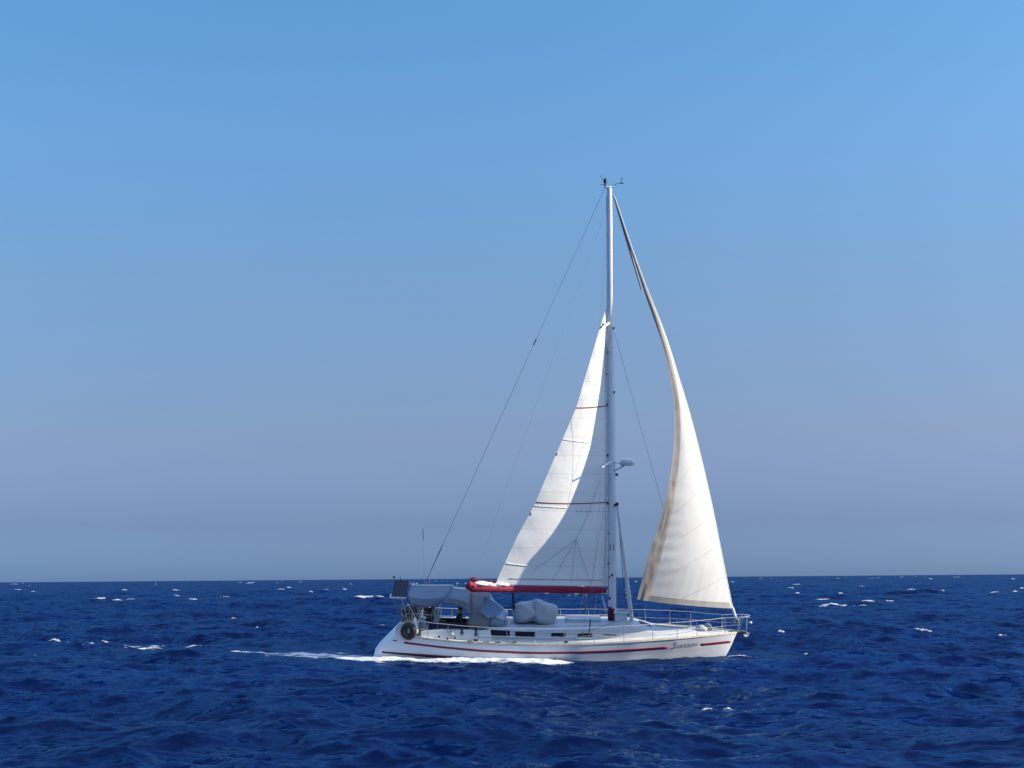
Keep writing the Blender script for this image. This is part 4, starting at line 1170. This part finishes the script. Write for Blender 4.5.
# ------------------------------------------------------------------ canvas over the cockpit
def canopy(name, stations, mt, parent, n=9, hw=1.25, thick=0.012):
    """stations: (px, y_top, px_low, y_low): ridge pixel at the centreline and lower edge pixel on the lee side; mirrored to windward"""
    rows = []
    for (pt, yt, pl, yl) in stations:
        C0 = B(pt, yt, 0.0); E = B(pl, yl, -hw)
        Sh = Vector((lerp(C0.x, E.x, 0.45), -hw * 0.94, lerp(C0.z, E.z, 0.45)))
        half = []
        for k in range(n):
            t = k / (n - 1)
            # quadratic-ish path: edge -> shoulder -> ridge
            if t < 0.4: q = lerp(E, Sh, t / 0.4)
            else:
                s = (t - 0.4) / 0.6
                q = Vector((lerp(Sh.x, C0.x, s), lerp(Sh.y, 0, s), lerp(Sh.z, C0.z, math.sin(s * math.pi / 2))))
            half.append(q)
        rows.append(half + [mir(q) for q in half[:-1][::-1]])
    m = MB(); m.grid(rows); return m.build(name, mt, parent, solid=thick)
bim = canopy('bimini', [(409.5, 587.6, 408.2, 600), (413, 586.4, 411, 604.5), (425, 586.2, 423, 607.6), (440, 586.2, 433, 606.6), (452.6, 586.6, 440.4, 603.2)], M_BLUEC, Y)
m = MB(); e0, e1 = B(412, 585.4, 0), B(452, 585.6, 0); m.tube([e0, e1, B(455.5, 588.0, -0.05)], [0.03, 0.035, 0.03], 6); m.build('bimini_ridge_roll', M_CREAM, bim)
def hoop(px_t, y_t, px_f, y_f, hw=1.27, r=0.014):
    C0 = B(px_t, y_t, 0); E = B(px_f, y_f, -hw); pts = []
    for t in np.linspace(0, 1, 7):
        a = t * math.pi / 2
        pts.append(Vector((lerp(E.x, C0.x, t ** 1.3), -hw * max(0.0, math.cos(a)) ** 0.55, lerp(E.z, C0.z, max(0.0, math.sin(a)) ** 0.55))))
    pts[-1].y = 0
    mm_ = MB(); mm_.tube(pts + [mir(q) for q in pts[:-1][::-1]], r, 6); return mm_
hoop(410.5, 588, 420, 634).build('canopy_frame', M_STEEL, Y)
hoop(451, 587.6, 437, 632).build('canopy_frame', M_STEEL, Y)
canopy('bimini_extension', [(452.8, 586.9, 440.6, 603.4), (458, 589.0, 452, 604.2), (466, 590.4, 462, 607.6), (470.5, 591.4, 470.8, 613.5)], M_BLUEC, Y)
m = MB(); m.tube([B(453.5, 588.2, -0.1), B(460, 589.0, -0.1), B(469, 589.6, -0.1)], [0.05, 0.07, 0.05], 8); m.build('rolled_flap', M_CREAM, Y)
canopy('sprayhood', [(470.8, 591.6, 468.2, 625.0), (474, 591.6, 474.5, 628.8), (483, 592.2, 482, 629.8), (489.5, 593.0, 489, 627.0)], M_GREYD, Y, hw=1.22)
canopy('sprayhood_window', [(489.8, 593.6, 488.8, 626.5), (494.5, 601.0, 492, 626.0), (500.0, 606.0, 498, 625.8), (505.5, 611.2, 505, 625.2), (506.8, 615.5, 505.4, 621)], M_VINYL, Y, hw=1.16)
m = MB(); m.prism([B(484, 596, -1.235), B(496, 603, -1.2), B(503.5, 609, -1.17), B(499, 615, -1.2), B(488, 618.5, -1.235), B(480.5, 612, -1.24)], (0, 0.006, 0)); m.build('window_pane', mat('pale_blue_vinyl', (0.20, 0.30, 0.46), 0.2), Y, sm=False)
# slanting seam across the sprayhood side
for a_, b_ in (((489, 596), (475, 612)),):
    m = MB(); m.tube([B(a_[0], a_[1], -1.25), B(b_[0], b_[1], -1.25)], 0.010, 4); m.build('canvas_seam', M_GREYD, Y)

# ------------------------------------------------------------------ things carried on board
DG = [(512, 614), (513, 606.5), (516.5, 602.8), (521, 601.4), (528, 601.3), (533, 599.8), (537.6, 598.2), (542, 600.2), (546.5, 602.4), (552, 603.4), (556.6, 604.9),
      (558.6, 608.5), (558.2, 613), (556, 619.5), (554, 623.6), (548.5, 626.0), (543, 625.6), (538, 624.2), (533, 621.4), (528, 622.6), (522.5, 623.6), (516.5, 623.2), (513, 620)]
base = B(535, 624, -0.35); base.z = roof_z(base.x, 0.35)
dg = thing('covered_dinghy', 'two-humped bundle under grey canvas lying on the coachroof ahead of the sprayhood', 'covered dinghy', base)
m = MB(); cxp, cyp = 535.3, 612.5
rings = []
for k, (yy, sc_k) in enumerate(((-0.95, 0.30), (-0.93, 0.60), (-0.86, 0.84), (-0.72, 0.96), (-0.5, 1.0), (-0.2, 1.0), (0.1, 0.97), (0.32, 0.86), (0.45, 0.62), (0.5, 0.3))):
    ring = []
    for (a_, b_) in DG:
        # pinched waist between the humps, deeper at the front
        ring.append(B(cxp + (a_ - cxp) * sc_k, cyp + (b_ - cyp) * sc_k + (1 - sc_k) * 2.0, yy + 0.22 * math.exp(-((a_ - 531) / 3.5) ** 2) * (1 if yy < -0.4 else 0)))
    rings.append(ring)
m.loft(rings)
b_o = m.build('canvas_cover', M_GREYC, dg)
ss = b_o.modifiers.new('sub', 'SUBSURF'); ss.levels = 1; ss.render_levels = 2
m = MB(); m.tube([B(a, b_ , -0.62 + (0.0)) for a, b_ in ((533.5, 599.6), (532.5, 606), (532.8, 614), (533.2, 621.5))], 0.02, 6); m.build('lashing_strap', M_ROPE, dg)

base = B(621, 624, 0.0); base.z = roof_z(base.x) - 0.01
lk = thing('deck_box', 'white lidded box standing on the coachroof between mast foot and leaning pole', 'deck box', base)
m = MB(); m.hexa([B(615.0, 623.8, -0.25), B(626.6, 624.0, -0.25), B(626.6, 624.0, 0.22), B(615.0, 623.8, 0.22), B(614.6, 614.2, -0.25), B(627.2, 614.2, -0.25), B(627.2, 614.2, 0.22), B(614.6, 614.2, 0.22)]); m.build('box_body', M_WPLAST, lk, sm=False, bevel=0.015)
m = MB(); m.hexa([B(613.6, 614.0, -0.28), B(628.6, 614.2, -0.28), B(628.6, 614.2, 0.25), B(613.6, 614.0, 0.25), B(614.0, 610.4, -0.26), B(628.4, 611.0, -0.26), B(628.4, 611.0, 0.23), B(614.0, 610.4, 0.23)]); m.build('box_lid', M_WPLAST, lk, sm=False, bevel=0.02)
base = B(611, 623, -0.2); base.z = roof_z(base.x, 0.2)
rb = thing('rope_bag', 'slim dark red rope bag hanging at the foot of the mast', 'rope bag', base)
lum = MB(); lum.tube([B(610.6, 623.4, -0.16), B(610.8, 616, -0.17), B(610.4, 609, -0.15), B(611.4, 607.6, -0.12)], [(0.10, 0.08), (0.12, 0.09), (0.08, 0.07), (0.03, 0.03)], 10); lum.build('bag_body', M_MAROON, rb)
m = MB(); m.ball(B(613, 609.6, -0.2), (0.10, 0.06, 0.05), 8); m.build('bag_flap', M_REDC, rb)

base = B(408.4, 640, -1.42)
lbz = thing('lifebuoy', 'round black cushion-like lifebuoy hanging from the stern rail above the red stripe', 'lifebuoy', base)
m = MB(); c0 = B(408.6, 631.4, -1.46)
pts = []
for a in np.linspace(0, 2 * math.pi, 29):
    rr = 0.185 * (1 + 0.16 * max(0, math.sin(a)) ** 3)
    pts.append(c0 + Vector((rr * math.cos(a) * 1.02, -0.02 * math.sin(a), rr * math.sin(a) * 1.12)))
m.tube(pts, 0.125, 10, cap=False); m.build('ring', M_BLACK, lbz)
m = MB(); m.ball(c0 + Vector((0, -0.02, 0)), (0.075, 0.05, 0.08), 10); m.build('hub_light', mat('grey_button', (0.35, 0.33, 0.30), 0.6), lbz)
m = MB(); m.tube([c0 + Vector((0, 0, 0.2)), c0 + Vector((0.02, 0, 0.42))], 0.015, 5); m.build('hanging_strap', M_BLACK, lbz)

base = B(415.6, 637, -1.3)
fn = thing('fender', 'slim pale fender hung upright beside the black lifebuoy at the stern', 'fender', base)
m = MB(); m.tube([B(414.2, 617.8, -1.4), B(414.4, 620.0, -1.4), B(415.0, 624, -1.4), B(416.4, 631.4, -1.4), B(416.8, 633.4, -1.4)], [0.02, 0.07, 0.085, 0.08, 0.03], 10); m.build('fender_body', M_WPLAST, fn)
m = MB(); m.tube([B(412.4, 622.5, -1.4), B(412.0, 614.5, -1.4)], 0.035, 6); m.build('fender_line', mat('green_line', (0.22, 0.32, 0.14), 0.7), fn)

base = B(402.5, 626, -1.2)
hl = thing('rescue_light', 'small pale yellow-green rescue lamp clipped at the stern corner left of the lifebuoy', 'lamp', base)
m = MB(); m.tube([B(400.0, 623.6, -1.25), B(402.6, 624.2, -1.25), B(405.6, 624.8, -1.25)], [0.05, 0.065, 0.04], 8); m.build('lamp_body', M_YEL, hl)
m = MB(); m.tube([B(402.6, 624.2, -1.25), B(401.6, 629.5, -1.25)], 0.018, 5); m.build('lamp_bracket', M_DARK, hl)

base = B(423, 636, -1.15)
ob = thing('outboard_motor', 'small outboard motor under a tapering grey canvas cover on the lee quarter rail', 'outboard motor', base)
m = MB(); m.tube([B(422.8, 636.2, -1.18), B(422.8, 631, -1.18), B(422.8, 623, -1.18), B(422.6, 618, -1.18), B(422.4, 616.4, -1.18)], [(0.20, 0.15), (0.19, 0.14), (0.13, 0.11), (0.09, 0.08), (0.03, 0.03)], 12); m.build('motor_cover', mat('slate_canvas', (0.20, 0.22, 0.26), 0.85, var=0.15, bump=0.6, bscale=5), ob)
m = MB(); m.tube([B(422.2, 618, -1.18), B(422.0, 610, -1.18)], [0.04, 0.05], 8); m.build('motor_shaft', M_WPLAST, ob)
m = MB(); m.tube([B(420.6, 617.0, -1.2), B(426.0, 617.8, -1.2)], 0.04, 6); m.build('tiller_handle', M_WPLAST, ob)

# ------------------------------------------------------------------ people under the canopy
def skin_mesh(name, joints, edges, mt, parent, sub=2):
    off = Vector(parent['base_'])
    me = bpy.data.meshes.new(name)
    me.from_pydata([Vector(j[0]) - off for j in joints], edges, [])
    o = bpy.data.objects.new(name, me); COL.objects.link(o); o.parent = parent
    o.modifiers.new('skin', 'SKIN')
    if not me.skin_vertices: me.skin_vertices.new()
    for i, j in enumerate(joints):
        r = j[1]; me.skin_vertices[0].data[i].radius = r if isinstance(r, tuple) else (r, r)
    me.skin_vertices[0].data[0].use_root = True
    s = o.modifiers.new('sub', 'SUBSURF'); s.levels = 1; s.render_levels = sub
    me.materials.append(mt); return o
def person(label, seat, face=1, lean=0.1, jacket=M_CLOTHK, reach=0.35, s_=-1):
    """seated figure facing along +x*face; seat = point on the cushion"""
    p = thing('person', label, 'person', seat)
    S = Vector(seat); f = face
    V3 = lambda x, y, z: S + Vector((x * f, y, z))
    pel = V3(0, 0, 0.12); ch = V3(lean, 0, 0.44); nk = V3(lean * 1.3, 0, 0.60); hd = V3(lean * 1.5, 0, 0.74)
    J = [(pel, (0.14, 0.12)), (V3(lean * 0.5, 0, 0.28), (0.14, 0.11)), (ch, (0.16, 0.12)), (nk, 0.06), (V3(lean * 1.45, 0, 0.67), 0.06), (hd, (0.085, 0.10)), (V3(lean * 1.5, 0, 0.82), 0.06)]
    E = [(0, 1), (1, 2), (2, 3), (3, 4), (4, 5), (5, 6)]
    arms = []
    for q in (-1, 1):
        i = len(J)
        J += [(V3(lean * 1.15, q * 0.20, 0.50), 0.06), (V3(lean + 0.06, q * 0.27, 0.26), 0.045), (V3(lean + reach, q * 0.22, 0.22), 0.032), (V3(lean + reach + 0.08, q * 0.21, 0.22), 0.035)]
        E += [(2, i), (i, i + 1), (i + 1, i + 2), (i + 2, i + 3)]
        # five fingers
        for k in range(5):
            b_i = len(J); dy = (k - 2) * 0.016; L_ = (0.05, 0.075, 0.08, 0.072, 0.055)[k]
            J += [(V3(lean + reach + 0.08 + L_, q * 0.21 + dy, 0.215 - (0.02 if k else -0.01)), 0.009)]
            E += [(i + 3, b_i)]
    for q in (-1, 1):
        i = len(J)
        J += [(V3(0.06, q * 0.10, 0.10), 0.085), (V3(0.45, q * 0.13, 0.10), 0.06), (V3(0.48, q * 0.13, -0.32), 0.042), (V3(0.60, q * 0.13, -0.36), 0.04)]
        E += [(0, i), (i, i + 1), (i + 1, i + 2), (i + 2, i + 3)]
    body = skin_mesh('body', J, E, M_SKIN, p)
    # jacket: torso and sleeves
    J2 = [(V3(0, 0, 0.14), (0.17, 0.14)), (V3(lean * 0.5, 0, 0.28), (0.165, 0.135)), (ch, (0.185, 0.145)), (V3(lean * 1.2, 0, 0.56), (0.09, 0.085))]
    E2 = [(0, 1), (1, 2), (2, 3)]
    for q in (-1, 1):
        i = len(J2); J2 += [(V3(lean * 1.15, q * 0.20, 0.50), 0.078), (V3(lean + 0.06, q * 0.27, 0.26), 0.062), (V3(lean + reach * 0.8, q * 0.23, 0.23), 0.045)]
        E2 += [(2, i), (i, i + 1), (i + 1, i + 2)]
    skin_mesh('jacket', J2, E2, jacket, p)
    J3 = [(V3(0, 0, 0.12), (0.165, 0.14))]; E3 = []
    for q in (-1, 1):
        i = len(J3); J3 += [(V3(0.06, q * 0.10, 0.10), 0.105), (V3(0.36, q * 0.13, 0.10), 0.085)]; E3 += [(0, i), (i, i + 1)]
    skin_mesh('shorts', J3, E3, M_CLOTHB, p)
    m = MB(); m.ball(hd + Vector((-0.02 * f, 0, 0.035)), (0.105, 0.095, 0.105), 14); m.build('hair', M_HAIR, p)
    m = MB(); m.prism([hd + Vector((0.085 * f, -0.012, 0.02)), hd + Vector((0.115 * f, 0, -0.02)), hd + Vector((0.085 * f, 0.0, -0.03))], (0, 0.012, 0)); m.build('nose', M_SKIN, p)
    return p
seat1 = B(456.5, 626, -0.75); seat1.z = SEAT[-1]
person('seated person in a black jacket and khaki shorts just behind the sprayhood', seat1, face=1, lean=0.12)
seat2 = B(431, 626, 0.72); seat2.z = SEAT[1]
person('seated person in dark clothing at the helm in the shade of the bimini', seat2, face=1, lean=0.08, jacket=M_NAVY)

for o in bpy.data.objects:
    if 'base_' in o.keys(): del o['base_']
